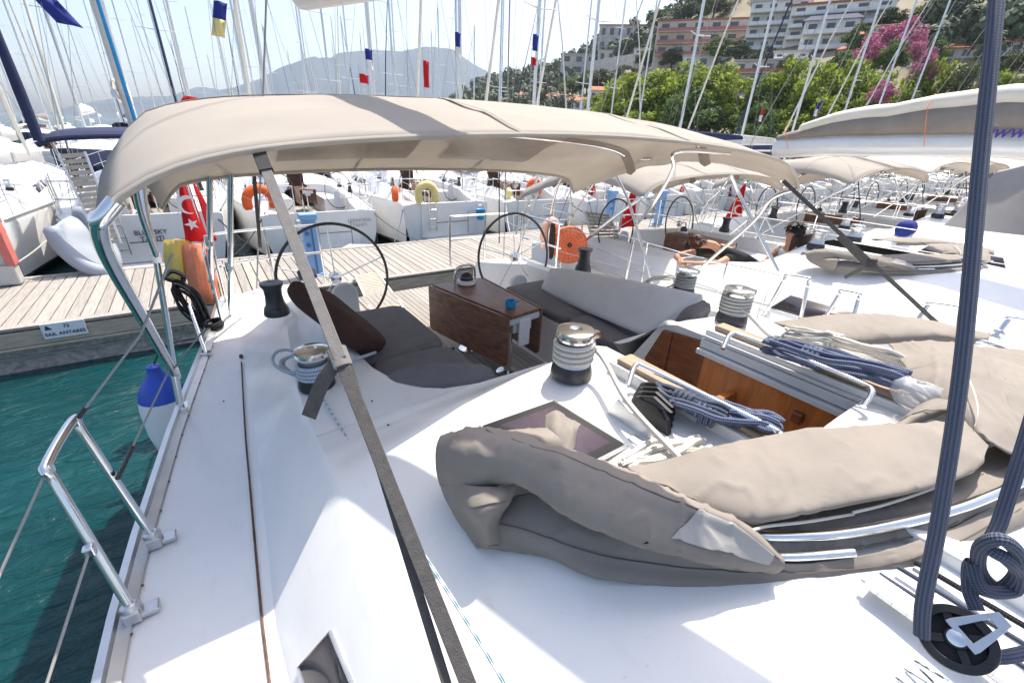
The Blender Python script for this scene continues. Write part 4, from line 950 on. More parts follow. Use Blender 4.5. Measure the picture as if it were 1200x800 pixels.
for i in range(11):
    o = V((rg.gauss(0, .02), rg.gauss(0, .02), rg.gauss(0, .02))); lat = (b-a).cross(V((0, 1, 0))).normalized()*(.05+.02*rg.random())
    pts += [a+o, a*.6+b*.4+lat+o, b+o*1.5, b+(b-a)*.06-lat*.5+o, a*.5+b*.5-lat+o]
mb.rope(pts, .011, 5, 7); mb.rope([b, b+V((.05, 0, -.12)), b+V((.02, -.1, -.22)), b+V((-.03, -.15, -.32))], .011)
mb.rope([a+V((.0, 0, .02)), a+V((-.05, .0, .06)), a+V((0, .03, .1)), a+V((.07, 0, .06)), a+V((.05, 0, 0))], .02, 5, 7)
tagrope('rope_hank', mb, 'rope_black', 'black rope hank hanging from the near stern rail')
flatcoil(PZ(252, 384, 1.31), .08, .09, 4, .012, 'rope_black', 'coiled_rope', 'black rope end coiled on the side deck by the stern', 9)
# port quarter
c = PY(667, 287, 4.75); RE = thing('cable_reel', 'round orange cable reel hung on the far stern rail', 'cable reel', c)
ax2 = V((-.55, -.83, .12)).normalized()
mb = MB(); mb.lathe([(.03, -.05), (.26, -.05), (.275, 0), (.26, .03), (.03, .03)], c, 40, ax2); obj('reel_body', mb, 'orange_faded', RE, bevel=.004)
mb = MB(); x_ = V((0, 0, 1)).cross(ax2).normalized(); y_ = ax2.cross(x_)
for k in range(20): a = 2*PI*k/20; d = x_*math.cos(a)+y_*math.sin(a); mb.tube([c+ax2*.033+d*.05, c+ax2*.033+d*.262], .0045, 5)
for r in (.10, .15, .20, .25): mb.tube([c+ax2*.033+(x_*math.cos(2*PI*k/36)+y_*math.sin(2*PI*k/36))*r for k in range(36)], .004, 5, True)
obj('reel_ribs', mb, 'orange_foam', RE); mb = MB(); mb.lathe([(.035, .02), (.035, .05), (.015, .055), (.014, .02)], c, 16, ax2); obj('reel_hub', mb, 'black_plastic', RE)
bundle(PY(648, 264, 4.8), PY(646, 302, 4.8), .05, .03, 6, .009, 'rope_brown', 'rope_hank', 'dark brown rope hank beside the orange cable reel', 15)
bundle(PY(722, 278, 5.3), PY(714, 316, 5.3), .06, .04, 6, .011, 'rope_white', 'rope_hank', 'white rope hank hung on the far stern rail by the slatted gangway', 16)
def horseshoe(name, c, r, tr, m, label, yaw=0, h=1.25, group=None):
    t = thing(name, label, 'life ring', c, group); mb = MB(); pts = []
    ca, sa = math.cos(yaw), math.sin(yaw)
    P2 = [(-r*.95, -r*h)]+[(r*math.cos(PI-PI*i/10), r*math.sin(PI-PI*i/10)) for i in range(11)]+[(r*.95, -r*h)]
    pts = [V(c)+V((x*ca, x*sa, z)) for x, z in P2]
    mb.tube(catmull(pts, 40), [tr*.75]+[tr]*38+[tr*.75], 12, flat=1.0, up=(-sa, ca, 0)); obj('buoy', mb, m, t)
    mb = MB()
    for i in (2, 5, 8, 11): mb.tube([pts[i]*.98+pts[min(i+1, 12)]*.02, pts[i]*.9+pts[min(i+1, 12)]*.1], tr*1.06, 12, up=(-sa, ca, 0))
    obj('strap', mb, 'cream_sail', t); return t
horseshoe('horseshoe_buoy', PY(645, 270, 4.95), .135, .06, 'peach_foam', 'faded peach horseshoe buoy behind the far steering wheel', .2, 1.8)
def slats(name, q, m, n, label, cat='gangway', th=.035, rails=True, group=None):
    """q: four corners a,b (near) d,c (far)"""
    a, b, c, d = q; t = thing(name, label, cat, (a+b)/2, group); nr = (b-a).cross(d-a).normalized(); nr = nr if nr.z > 0 or nr.y < 0 else -nr
    mb = MB()
    for i in range(n):
        f0 = (i+.14)/n; f1 = (i+.86)/n; mb.prism([a+(d-a)*f0, b+(c-b)*f0, b+(c-b)*f1, a+(d-a)*f1], nr*th*.6)
    obj('slats', mb, m, t)
    for p0, p1, s in ((a, d, (a-b).normalized()), (b, c, (b-a).normalized())):
        mb = MB(); mb.prism([p0, p0+s*.03, p1+s*.03, p1], nr*th); obj('side_rail', mb, 'mast_paint' if rails else m, t)
    return t
slats('gangway', [V((1.36, 4.62, 1.09)), V((1.70, 4.62, 1.09)), V((2.34, 7.60, .66)), V((1.98, 7.60, .66))], 'gangplank', 22, 'slatted wooden gangplank laid from the own stern to the dock')
slats('gangway', [PY(703, 306, 5.6), PY(732, 300, 5.6), PY(712, 251, 5.75), PY(684, 247, 5.75)], 'gangplank', 14, 'slatted gangway raised upright at the far corner of the own stern')

# ================================================================== WATER AND DOCK
mb = MB(); xs = [-9000, -400, -60, 0, 60, 400, 9000]; ys = [-2000, -60, 0, 60, 400, 9000]
mb.grid([[V((x, y, 0)) for x in xs] for y in ys]); tag(obj('water', mb, 'water'), kind='structure')
mb = MB(); mb.grid([[V((x, y, -6)) for x in xs] for y in ys]); tag(obj('seabed', mb, 'shore_ground'), kind='structure')
DY0, DY1, DZ = 7.40, 9.98, .60
def dock(x0, x1, y0, y1, label, board=True):
    t = thing('floating_dock', label, 'dock', ((x0+x1)/2, y0, 0))
    mb = MB(); x = x0; rg = random.Random(int(y0*10))
    if board:
        while x < x1:
            w_ = .145; mb.box((x+w_/2, (y0+y1)/2+rg.gauss(0, .004), DZ-.016+rg.gauss(0, .0015)), (w_-.016, y1-y0-.30, .03)); x += w_
    else: mb.box(((x0+x1)/2, (y0+y1)/2, DZ-.016), (x1-x0, y1-y0-.3, .03))
    obj('deck_boards', mb, 'dock_board', t)
    for y in (y0+.075, y1-.075):
        mb = MB(); x = x0
        while x < x1: mb.box((min(x+2.0, (x+x1)/2) if x+4 > x1 else x+2.0, y, DZ-.012), ((4.0 if x+4 <= x1 else x1-x)-.012, .135, .04)); x += 4
        obj('edge_board', mb, 'dock_board', t, bevel=.006)
    for y, s in ((y0, -1), (y1, 1)):
        mb = MB(); mb.box(((x0+x1)/2, y-s*.035, DZ-.15), (x1-x0, .06, .19)); mb.box(((x0+x1)/2, y-s*.02, DZ-.27), (x1-x0, .06, .035)); obj('side_beam', mb, 'dock_beam', t, bevel=.008)
    mb = MB(); mb.box(((x0+x1)/2, (y0+y1)/2, .04), (x1-x0, y1-y0-.16, .56)); obj('concrete_float', mb, 'concrete', t)
    mb = MB(); mb.tube([(x0, y0+.045, .20), (x1, y0+.045, .22)], .012, 6); obj('pipe', mb, 'aluminium', t)
    return t
dock(-16, 62, DY0, DY1, 'wooden plank floating dock with concrete floats behind the foreground yacht')
# name plate on the dock edge
q0 = PY(45, 380, DY0-.01); q1 = PY(97, 372, DY0-.01); zc_ = DZ-.085
PLc = V(((q0.x+q1.x)/2, DY0-.012, zc_)); pw = (q1.x-q0.x)
PL = thing('name_plate', 'pale blue berth plate reading 73 SAIL ANTARES on the dock edge', 'sign', PLc)
mb = MB(); mb.box(PLc, (pw, .012, .20)); obj('plate', mb, 'sign_white', PL, bevel=.002)
mt = frame(PLc+V((0, -.009, -.045)), (1, 0, 0), (0, 0, 1)); text('lettering', 'SAIL ANTARES', 'sign_ink', .060, PL, mt)
mt = frame(PLc+V((.03, -.009, .045)), (1, 0, 0), (0, 0, 1)); text('lettering', '73', 'sign_ink', .06, PL, mt)
mb = MB(); o = PLc+V((-pw*.42, -.009, .02)); mb.prism([o, o+V((.07, 0, 0)), o+V((.02, 0, .06))], (0, -.003, 0)); obj('emblem', mb, 'sign_ink', PL)
# service pedestals
def pedestal(p, label):
    t = thing('service_pedestal', label, 'pedestal', p, 'blue service pedestals on the dock'); p = V(p)
    mb = MB(); mb.prism([p+V((x, y, 0)) for x, y in ((-.11, -.09), (.11, -.09), (.11, .09), (-.11, .09))], (0, 0, .98)); obj('post', mb, 'pedestal_blue', t, bevel=.015)
    mb = MB(); mb.box(p+V((0, 0, 1.02)), (.28, .24, .10)); obj('cap', mb, 'pedestal_blue', t, bevel=.015); mb = MB(); mb.box(p+V((0, 0, .02)), (.30, .26, .04)); obj('foot_plate', mb, 'pedestal_blue', t, bevel=.01)
    mb = MB(); mb.box(p+V((.02, -.094, .45)), (.03, .012, .8)); obj('cable_slot', mb, 'pedestal_dark', t)
    for z in (.55, .75):
        mb = MB(); mb.lathe([(.035, 0), (.035, .03), (.02, .035)], p+V((-.06, -.09, z)), 12, V((0, -1, 0))); obj('socket', mb, 'pedestal_dark', t)
    return t
pp = PZ(380, 331, .62)
pedestal(V((pp.x, max(pp.y, 8.2), DZ)), 'blue service pedestal on the dock seen through the near steering wheel')
p2 = PY(766, 287, 9.2); pedestal(V((p2.x, 9.2, DZ)), 'blue service pedestal on the dock behind the neighbouring cockpit')
p3 = PY(713, 262, 9.6); pedestal(V((p3.x, 9.6, DZ)), 'blue service pedestal on the far dock edge above the slatted gangway')
# advertising board at the left
c = PZ(41, 319, .62); c.y = min(c.y, 9.5)
BO = thing('notice_board', 'framed notice board with pink side and dark poster at the left end of the dock', 'notice board', V((c.x-.8, c.y, DZ)))
w_, h_ = 1.7, 1.02
x1 = c.x; x0 = c.x-w_; yb = c.y
mb = MB(); mb.box(((x0+x1)/2-.02, yb+.10, DZ+.16), (w_, .24, .30)); obj('board_base', mb, 'board_frame', BO, bevel=.03)
mb = MB(); mb.box(((x0+x1)/2, yb+.10, DZ+.68), (w_-.08, .12, .76)); obj('panel', mb, 'board_frame', BO, bevel=.01)
mb = MB(); mb.box(((x0+x1)/2, yb+.10, DZ+1.10), (w_, .22, .10)); mb.box((x1-.05, yb+.10, DZ+.70), (.10, .22, .8)); obj('pink_edge', mb, 'pink_board', BO, bevel=.01)
pc = V(((x0+x1)/2-.06, yb+.034, DZ+.68)); mb = MB(); pw_, ph_ = w_-.42, .62
pts = [pc+V((-pw_/2, 0, -ph_/2)), pc+V((pw_/2, 0, -ph_/2)), pc+V((pw_/2-.02, 0, -.05))]+[pc+V((pw_/2-.05-.07*math.sin(a), 0, .0+.07*(1-math.cos(a))-.03)) for a in [PI*i/8 for i in range(9)]]+[pc+V((pw_/2-.05, 0, ph_/2)), pc+V((-pw_/2, 0, ph_/2))]
mb.prism(pts, (0, -.006, 0)); obj('poster', mb, 'poster', BO)
text('lettering', 'RKS', 'sign_ink', .11, BO, frame(V((x1-.62, yb-.024, DZ+.19)), (1, 0, 0), (0, 0, 1)))

# ================================================================== OTHER YACHTS
NP = thing('yacht_plan', None, None, (CX, 0, 0))           # shared pieces for the moored yachts
pieces = {}
def piece(name, mb, m, **k): o = obj(name, mb, m, NP, **k); pieces[name] = o; return o
mb = MB(); mb.box((CX, 5.43, .85), (2.5, .05, .98)); piece('transom_panel', mb, 'gelcoat', bevel=.03)
mb = MB(); mb.box((CX, 5.62, .30), (2.2, .40, .10)); piece('bathing_platform', mb, 'gelcoat', bevel=.03)
def hoodrow(f):
    y = -.55+1.75*f; h = .75*math.sin(min(1, f*1.25)*PI/2)**.8; wd = 1.25+.1*f
    return [V((CX+wd*math.sin(a), y-.12*math.cos(a)*(1-f), 1.93+max(.02, h*math.cos(a)**.55 if math.cos(a) > 0 else .02))) for a in [(-PI/2)+PI*i/24 for i in range(25)]]
mb = MB(); mb.grid([hoodrow(i/10) for i in range(11)]); sh = piece('raised_sprayhood', mb, 'cream_sail', solid=.01)
mb = MB(); mb.grid([[p+V((0, -.012, .012)) for p in hoodrow(f)[7:18]] for f in (.15, .3, .45, .55)]); obj('hood_window', mb, 'smoked_glass', sh)
mb = MB(); mb.tube([(CX, -1.55, 3.35), (CX, 3.5, 3.55)], .085, 10); bo = piece('boom', mb, 'mast_paint')
mb = MB(); g = []
for f, r in ((0, .02), (.03, .2), (.2, .27), (.5, .22), (.8, .15), (.97, .10), (1, .01)):
    c = V((CX, -1.45+4.85*f, 3.42+.2*f+r*.8)); g.append([c+V((math.sin(a)*r*.62, 0, math.cos(a)*r*1.1)) for a in [2*PI*i/12 for i in range(12)]])
mb.grid(g, True); obj('sail_cover', mb, 'cream_sail', bo)
mb = MB(); mb.tube([(CX, 3.3, 3.5), (CX, 2.6, 1.7)], .012, 5); mb.tube([(CX, 3.4, 3.6), (CX, -1.6, 12)], .006, 4); obj('mainsheet_tackle', mb, 'rope_slate', bo)
for s in (-1, 1):
    for (ya, yb_) in ((-3.0, -1.9), (-1.6, -.3), (0, 1.0)):
        mb = MB()
        def cs(y, t): a = coach(y, t, .006); return a if s < 0 else V((2*CX-a.x, a.y, a.z))
        q = [cs(ya, .35), cs(ya+.1, .72), cs(yb_, .75), cs(yb_+.12, .32)]; mb.add(q if s < 0 else q[::-1], [(0, 1, 2, 3)]); piece('coach_window', mb, 'smoked_glass', solid=.008)
for s in (-1, 1):
    mb = MB(); ps = []
    for y in (4.0, 2.6, 1.0, -.8, -2.6, -4.4, -6.2, -7.6):
        a = V((CX+s*(lt(HB, y)-.06), y, lt(ZD, y))); b = a+V((s*.03, 0, .62)); mb.tube([a, b], .0125, 6); ps.append(b)
    mb.tube([V((CX+s*1.95, 4.5, 1.95))]+ps, .006, 5); mb.tube([p-V((0, 0, .3)) for p in ps], .005, 5); piece('guard_rail', mb, 'steel')
mb = MB()
for s in (-1, 1):
    for k in range(7): mb.lathe([(.012, 0), (.012, .015), (.004, .02)], (CX+s*1.6, -3+k*.3, 1.44), 6)
mb = MB()                                                                        # legs for a plain bimini on the others
mb = MB(); mb.box((CX, 1.66, 1.62), (.62, .03, .86)); piece('companionway_hatch', mb, 'brown_cloth')
mb = MB(); mb.box((CX+.75, 1.68, 1.68), (.22, .03, .12)); mb.box((CX-.75, 1.68, 1.66), (.18, .03, .10)); piece('instrument_panel', mb, 'black_plastic')
mb = MB()
for s in (-1, 1): mb.tube(catmull([(CX+.75+s*.16, 5.40, 1.62), (CX+.75+s*.16, 5.52, 1.55), (CX+.75+s*.16, 5.50, .55)], 12), .014, 6)
for z in (.65, .9, 1.15): mb.tube([(CX+.59, 5.5, z), (CX+.91, 5.5, z)], .014, 6)
piece('swim_ladder', mb, 'steel')
mb = MB(); mb.box((CX-.2, 5.46, .78), (1.5, .012, .014)); mb.box((CX-.95, 5.46, .72), (.014, .012, .64)); piece('transom_joint', mb, 'black_plastic')
BASIC = ('deck', 'hull', 'toe_rail', 'cockpit_sole_teak', 'winch', 'steering_wheel', 'steering_pedestal', 'pushpit', 'mast', 'cockpit_table', 'stanchion')
for ch in list(Y0.children):
    if ch.name.split('.')[0] in BASIC: copy_tree(ch, NP)
BMP = copy_tree(BI, NP, drop=('bimini_strap', 'strap_wrap', 'strap_band', 'strap_buckle', 'bimini_window'))
BMP.name = 'bimini.plain'
def recolor(o, part, m, sub=None):
    for ch in o.children_recursive:
        if ch.name.split('.')[0] == part and ch.material_slots:
            ch.material_slots[0].link = 'OBJECT'; ch.material_slots[0].material = M[m]
def moored(label, x, y, yaw=0, sc_=(1, 1, 1), drop=(), group=None, name='moored_yacht'):
    o = copy_tree(NP, drop=drop); o.name = name; o.location = (x, y, 0); o.rotation_euler = (0, 0, yaw); o.scale = sc_
    tag(o, label, 'yacht', group); return o
def obj_on(root, name, mb, m, **k):
    o = obj(name, mb, m, None, **k); o.parent = root
    o.matrix_parent_inverse = Matrix.LocRotScale(root.location, root.rotation_euler, root.scale).inverted(); return o

# ---- our own row, to the right
NX = 6.5
n1 = moored('white yacht alongside on the right, two people in its cockpit, long furled mainsail', NX, .9, 0, (.84, 1, .97), drop=('raised_sprayhood', 'boom', 'bimini', 'transom_panel'), name='neighbour_yacht')
hd = copy_tree(HD, n1); hd.location = hd.location+V((0, .05, -.02)); hd.scale = (1, 1, .62)
bm = copy_tree(BMP, n1); bm.location = bm.location+V((0, 1.15, -.30))
for ch in list(n1.children):
    if ch.name.startswith('winch') and ch.location.x < 0 and ch.location.y > 1.5:
        for q in [*ch.children_recursive, ch]: bpy.data.objects.remove(q)
for k, (lab, dy, hood) in enumerate((('second white yacht to the right, with its tall grey sprayhood raised', 1.0, 'grey_canvas'), ('third white yacht to the right, under a cream bimini', 1.2, 'cream_sail'),
                                    ('fourth white yacht along the right row under beige canvas', 1.3, 'canvas'), ('fifth white yacht along the right row, far side', 1.2, 'cream_sail'),
                                    ('sixth white yacht along the right row, near the quay', 1.2, 'grey_canvas'), ('seventh and last white yacht of the right row', 1.2, 'cream_sail'))):
    o = moored(lab, NX+5.0*(k+1)+.2, dy, 0, (.95, 1, 1), drop=('transom_panel',), name='neighbour_yacht'); recolor(o, 'raised_sprayhood', hood)
    if k == 0:
        for ch in list(o.children):
            if ch.name.startswith('raised_sprayhood'):
                for q in [*ch.children_recursive, ch]: bpy.data.objects.remove(q)
        TX = 10.4; mb = MB()
        a_, b_, c_, d_ = PX(1083, 287, TX), PX(1215, 297, TX+.2), PX(1165, 204, TX+.9), PX(1250, 196, TX+.7)
        back = V((1.7, .25, -.1))
        mb.patch([[a_, (a_+b_)/2+V((-.05, 0, 0)), b_], [a_*.55+c_*.45, (a_+b_+c_+d_)/4, b_*.5+d_*.5], [c_*.92+a_*.08, (c_+d_)/2+V((.1, 0, .02)), d_], [c_+back*.4, (c_+d_)/2+back*.45, d_+back*.4], [a_+back*1.2, (a_+b_)/2+back*1.2, b_+back*1.1]], 24, 30, .02, 3, 4)
        obj_on(o, 'cockpit_tent', mb, 'grey_canvas', solid=.01, ang=60)
        mb = MB(); mb.box(PX(1062, 268, TX-.2), (.42, .25, .28)); obj_on(o, 'blue_cover', mb, 'flag_blue', bevel=.1)
    for ch in o.children:
        if ch.name.startswith('bimini'): ch.location = ch.location+V((0, .5, -.12 if k else -.25))
    if k % 2: recolor(o, 'bimini', 'cream_sail')
# its boom with sail and lazy bag
def bsec(y, z0, hs, w_):
    """outline of the bag at one station, heights from the boom top"""
    return [V((NX+w_*a, y, z0+hs*b)) for a, b in ((-.30, 0), (-1, .18), (-1.05, .45), (-.75, .8), (-.3, 1), (.3, 1), (.75, .8), (1.05, .45), (1, .18), (.3, 0))]
e0 = PX(913, 160, NX)
st = [(e0.y, e0.z-.05, .06, .07), (e0.y-.1, e0.z-.04, .09, .09), (2.6, 3.17, .20, .13), (1.4, 3.22, .30, .16), (.2, 3.25, .34, .18), (-.7, 3.27, .36, .2)]
mb = MB(); mb.tube([(NX, y, z-.09) for y, z, h, w_ in st], .10, 16, up=(0, 0, 1), flat=1.25); NB = obj_on(n1, 'boom', mb, 'mast_paint'); WORLD[NB.name] = WORLD[NB.name]
rows_ = [bsec(*s) for s in [st[0]]+[(lt([(-s[0], s[0]) for s in st], t), lt([(-s[0], s[1]) for s in st], t), lt([(-s[0], s[2]) for s in st], t), lt([(-s[0], s[3]) for s in st], t)) for t in [-st[1][0]+(st[1][0]-st[-1][0])*i/22 for i in range(23)]]]
for i, r in enumerate(rows_):
    for j, p in enumerate(r): r[j] = p+V((noise.noise(p*4)*.02, 0, noise.noise(p*3+V((5, 5, 5)))*.02))
mb = MB(); mb.grid(rows_, True); obj_on(n1, 'sail_bag', mb, 'canvas', ang=70)
mb = MB(); g = []
for r in rows_[2:]:
    c = (r[4]+r[5])/2; h = (r[4].z-r[0].z)
    g.append([c+V((math.sin(a)*.13+noise.noise(c*5+V((a, 0, 0)))*.02, 0, math.cos(a)*(.03+.22*h)+.01+noise.noise(c*4)*.03)) for a in [2*PI*i/14 for i in range(14)]])
mb.grid(g, True); obj_on(n1, 'folded_mainsail', mb, 'cream_sail', ang=70)
for y in (3.0, 1.65):
    mb = MB(); h = lt([(-s[0], s[2]) for s in st], -y); z = lt([(-s[0], s[1]) for s in st], -y); mb.tube(catmull([(NX-.14, y, z-.12), (NX-.21, y+.05, z+h*.4), (NX-.16, y+.1, z+h), (NX, y+.12, z+h+.10)], 14), .004, 6); obj_on(n1, 'sail_tie', mb, 'orange_faded')
tp = PX(1176, 155, NX-.175)
tx = text('lettering', 'www.', 'web_ink', .15, None, frame(tp, (0, -1, .03), (0, 0, 1)), .004, .25)
tx.parent = n1; tx.matrix_parent_inverse = Matrix.LocRotScale(n1.location, n1.rotation_euler, n1.scale).inverted()

# ---- opposite row, sterns to the dock
OS = (.66, .74, .92); OY = 11.25+5.45*.74
row = {}
names = {-2: 'white yacht at the far left of the opposite row with a navy furled sail', -1: 'white yacht named BLUE SKY with a navy bimini, stern to the dock', 0: 'white yacht with orange horseshoe buoy and wide stern behind the near steering wheel',
         1: 'white yacht with a yellow horseshoe buoy and a blue bucket on its stern', 2: 'white yacht with an upright orange-red horseshoe buoy, above the orange reel', 3: 'white yacht in the opposite row behind the slatted gangway'}
gl = 'white yacht of the opposite row seen between the bimini legs and canvas on the right'
for k in range(-2, 17):
    rg = random.Random(k+50)
    dr = ['bimini'] if k not in (6, 9, 12) else []
    if k in (-2, -1, 1): dr.append('raised_sprayhood')
    if k >= 4 and k % 3: dr.append('rigging')
    if k >= 5 and k % 2: dr += ['mast']
    if k < 3 and k % 2: dr.append('furled_jib')
    o = moored(names.get(k, gl), 2.3+3.3*k+(0 if k < 6 else rg.gauss(0, .2)), OY+rg.gauss(0, .12)+(0 if k != -2 else .4), PI+rg.gauss(0, .012), (OS[0], OS[1], OS[2]*(1+rg.gauss(0, .04))), drop=dr, group=None if k in names else 'yachts of the opposite row on the right')
    row[k] = o
    recolor(o, 'raised_sprayhood', rg.choice(['cream_sail', 'grey_canvas', 'cream_sail', 'navy_canvas'])); recolor(o, 'sail_cover', rg.choice(['cream_sail', 'navy_canvas', 'cream_sail', 'grey_canvas', 'canvas']))
    if k in (5, 10): recolor(o, 'furled_jib', 'navy_canvas')
def stern(k): o = row[k]; return V((o.location.x, o.location.y-5.45*.74, 0))
for k in range(-1, 9):
    s_ = stern(k)
    for q, (sx_, dx) in enumerate(((-1.15, -.9), (1.15, .7))):
        a = V((s_.x+sx_, s_.y+.25, 1.22)); b = V((s_.x+sx_+dx, DY1-.06, DZ+.02)); mb = MB()
        mb.tube([a+(b-a)*i/14-V((0, 0, .10*math.sin(PI*i/14))) for i in range(15)], .012, 6)
        tag(obj('mooring_line', mb, 'rope_black' if (k+q) % 3 == 0 else 'rope_slate' if (k+q) % 3 == 1 else 'rope_white'), 'mooring line sloping from an opposite stern down to the dock edge', 'rope', 'mooring lines of the opposite row')
# name on the sterns
for k, lines in ((-1, ('BLUE SKY', 'TAHITI')), (0, ('LEONORIA', 'TAHITI'))):
    s = stern(k); cxp = PY(178, 276, s.y).x if k < 0 else PY(421, 259, s.y).x
    for j, l in enumerate(lines):
        zz = PY(178, 272+j*7.5, s.y).z if k < 0 else PY(421, 258+j*5.5, s.y).z
        t_ = text('lettering', l, 'sign_ink' if k < 0 else 'name_ink', (.125 if k < 0 else .115), None, frame(V((cxp, s.y-.035, zz)), (1, 0, 0), (0, 0, 1)), .003)
        t_.parent = row[k]; t_.matrix_parent_inverse = Matrix.LocRotScale(row[k].location, row[k].rotation_euler, row[k].scale).inverted()
# navy bimini and furled blue sail of BLUE SKY
mb = MB(); pts = [PY(43, 170, 11.6), PY(60, 163, 11.6), PY(105, 160, 11.6), PY(157, 160, 11.6), PY(166, 166, 11.6)]; up = [p+V((0, 1.6, .14)) for p in pts]
pc_ = catmull(pts, 20); uc_ = catmull(up, 20); mb.grid([pc_, [a*.5+b*.5+V((0, 0, .06)) for a, b in zip(pc_, uc_)], uc_]); obj_on(row[-1], 'navy_bimini', mb, 'navy_canvas', solid=.05)
mb = MB(); mb.tube(pc_, .045, 8); obj_on(row[-1], 'bimini_hem', mb, 'navy_canvas')
mb = MB()
for a in (pts[1], pts[3]):
    for s_ in (0, 1.2): mb.tube([a+V((0, s_, 0)), V((a.x, 12.2, 1.2))], .016, 6)
obj_on(row[-1], 'bimini_leg', mb, 'steel')
mb = MB(); a = PY(158, 153, 13.2); b = PY(107, -10, 13.2); mb.tube([a, a*.5+b*.5, b, b+(b-a)*1.2], [.075, .075, .07, .02], 12); obj_on(row[-1], 'furled_sail', mb, 'cream_sail')
mb = MB(); of = V((.055, -.04, 0)); mb.tube([a+of, a*.5+b*.5+of, b+of*.9, b+(b-a)*1.2], [.04, .04, .035, .015], 8); fsb = obj_on(row[-1], 'sail_edge', mb, 'cup_blue')
mb = MB(); a = PY(46, 165, 11.0); b = PY(-4, 40, 11.0); mb.tube([a, a*.5+b*.5, b, b+(b-a)*1.2], [.07, .075, .06, .02], 10); obj_on(row[-2], 'furled_sail', mb, 'navy_canvas')
slats('gangway', [PY(119, 288, 9.9), PY(141, 285, 9.9), PY(98, 178, 10.1), PY(70, 180, 10.1)], 'gangplank', 17, 'slatted gangway hoisted up steeply at the stern left of the lettering')
slats('gangway', [PY(392, 297, 10.3), PY(430, 297, 10.3), PY(452, 287, 10.9), PY(412, 287, 10.9)], 'mast_paint', 9, 'short pale gangway lying at the stern beyond the blue pedestal')
# inflatable tender
tc_ = [PY(60, 266, 10.0), PY(72, 288, 9.9), PY(96, 309, 9.8), PY(120, 318, 9.75), PY(133, 309, 9.9), PY(124, 284, 10.2), PY(104, 254, 10.5), PY(88, 250, 10.6)]
TE = thing('tender', 'grey inflatable tender tilted up at the left of the opposite row', 'dinghy', tc_[2])
mb = MB(); mb.tube(catmull(tc_, 40), [.08]+[.12]*38+[.08], 14); obj('tube', mb, 'inflatable', TE)
mb = MB(); mb.patch([[tc_[0], tc_[1], tc_[2], tc_[3]], [(tc_[0]+tc_[7])/2, (tc_[1]+tc_[6])/2, (tc_[2]+tc_[5])/2, (tc_[3]+tc_[4])/2], [tc_[7], tc_[6], tc_[5], tc_[4]]], 20, 10, .03, 3); obj('floor', mb, 'inflatable', TE, solid=.05)
# buoys, bucket, flags on the opposite sterns
horseshoe('horseshoe_buoy', PY(305, 236, 11.2), .26, .10, 'orange_foam', 'orange horseshoe buoy on the wide stern at the left, beside a black strap', .1, .6)
horseshoe('horseshoe_buoy', PY(500, 227, 11.2), .23, .10, 'yellow_pale', 'yellow horseshoe buoy in front of a wheel on the opposite row', -.1, 1.0)
horseshoe('horseshoe_buoy', PY(463, 228, 11.6), .13, .09, 'orange_foam', 'narrow orange buoy edge-on between the two left sterns', 1.2, 1.2)
horseshoe('horseshoe_buoy', PY(626, 220, 11.6), .21, .09, 'orange_foam', 'orange-red horseshoe buoy on the opposite row under the bimini', 0, 1.0)
horseshoe('horseshoe_buoy', PY(596, 228, 11.8), .14, .08, 'yellow_pale', 'pale yellow buoy seen edge-on left of the orange-red one', 1.1, 1.2)
c = PY(563, 251, 11.0); BU = thing('bucket', 'blue bucket on the stern of the opposite yacht', 'bucket', c-V((0, 0, .15)))
mb = MB(); mb.lathe([(.10, -.15), (.14, .12), (.15, .13), (.13, .12), (.09, -.12)], c, 18); obj('bucket_body', mb, 'cup_blue', BU)
mb = MB(); mb.tube([c+V((.14*math.cos(a), 0, .12+.14*math.sin(a))) for a in [PI*i/12 for i in range(13)]], .006, 6); obj('handle', mb, 'steel', BU)
def stern_flag(x, y, Y, size, label, m='flag_red', group=None, lean=.25, emblem=True, h=1.35):
    c = PY(x, y, Y); t = thing('flag', label, 'flag', c, group); mb = MB()
    top = c+V((-.02, 0, size*.95)); bot = c+V((lean, 0, -size*1.1)); mb.tube([top, bot], .012, 6); obj('flag_staff', mb, 'mast_paint', t)
    d = (bot-top).normalized(); la = V((-.75, .66, 0)); fo = V((.66, .75, 0))
    rows = []
    for i in range(13):
        f = i/12; p = top+(bot-top)*.8*f; wd = size*(.12+.62*f**.8)
        rows.append([p+la*(wd*j/8)+fo*(.05*math.sin(j*1.3+f*3)*f)+V((0, 0, -.14*size*j/8)) for j in range(9)])
    mb = MB(); mb.grid(rows); obj('flag_cloth', mb, m, t, solid=.004, ang=180)
    if emblem:
        cc = top+(bot-top)*.50+la*size*.22-fo*.09; flag_crescent(t, cc, -la, V((0, 0, 1)), size*.17, -.5, off=-fo*.006); flag_star(t, cc-la*size*.10-V((0, 0, size*.24)), -la, V((0, 0, 1)), size*.1, off=-fo*.006)
    return t
stern_flag(868, 243, 6.0, .62, 'red flag with white crescent on the stern of the neighbouring yacht')
stern_flag(742, 246, 6.9, .55, 'red flag hanging at the dock edge right of the slatted gangway', emblem=False)
stern_flag(695, 218, 11.4, .32, 'small red flag on an opposite stern, left of the bimini leg', emblem=True)
stern_flag(800, 222, 11.8, .34, 'red flag under the right part of the bimini roof, opposite row', emblem=True)
stern_flag(856, 225, 11.8, .30, 'red flag above the neighbouring stern flag, opposite row', emblem=True)
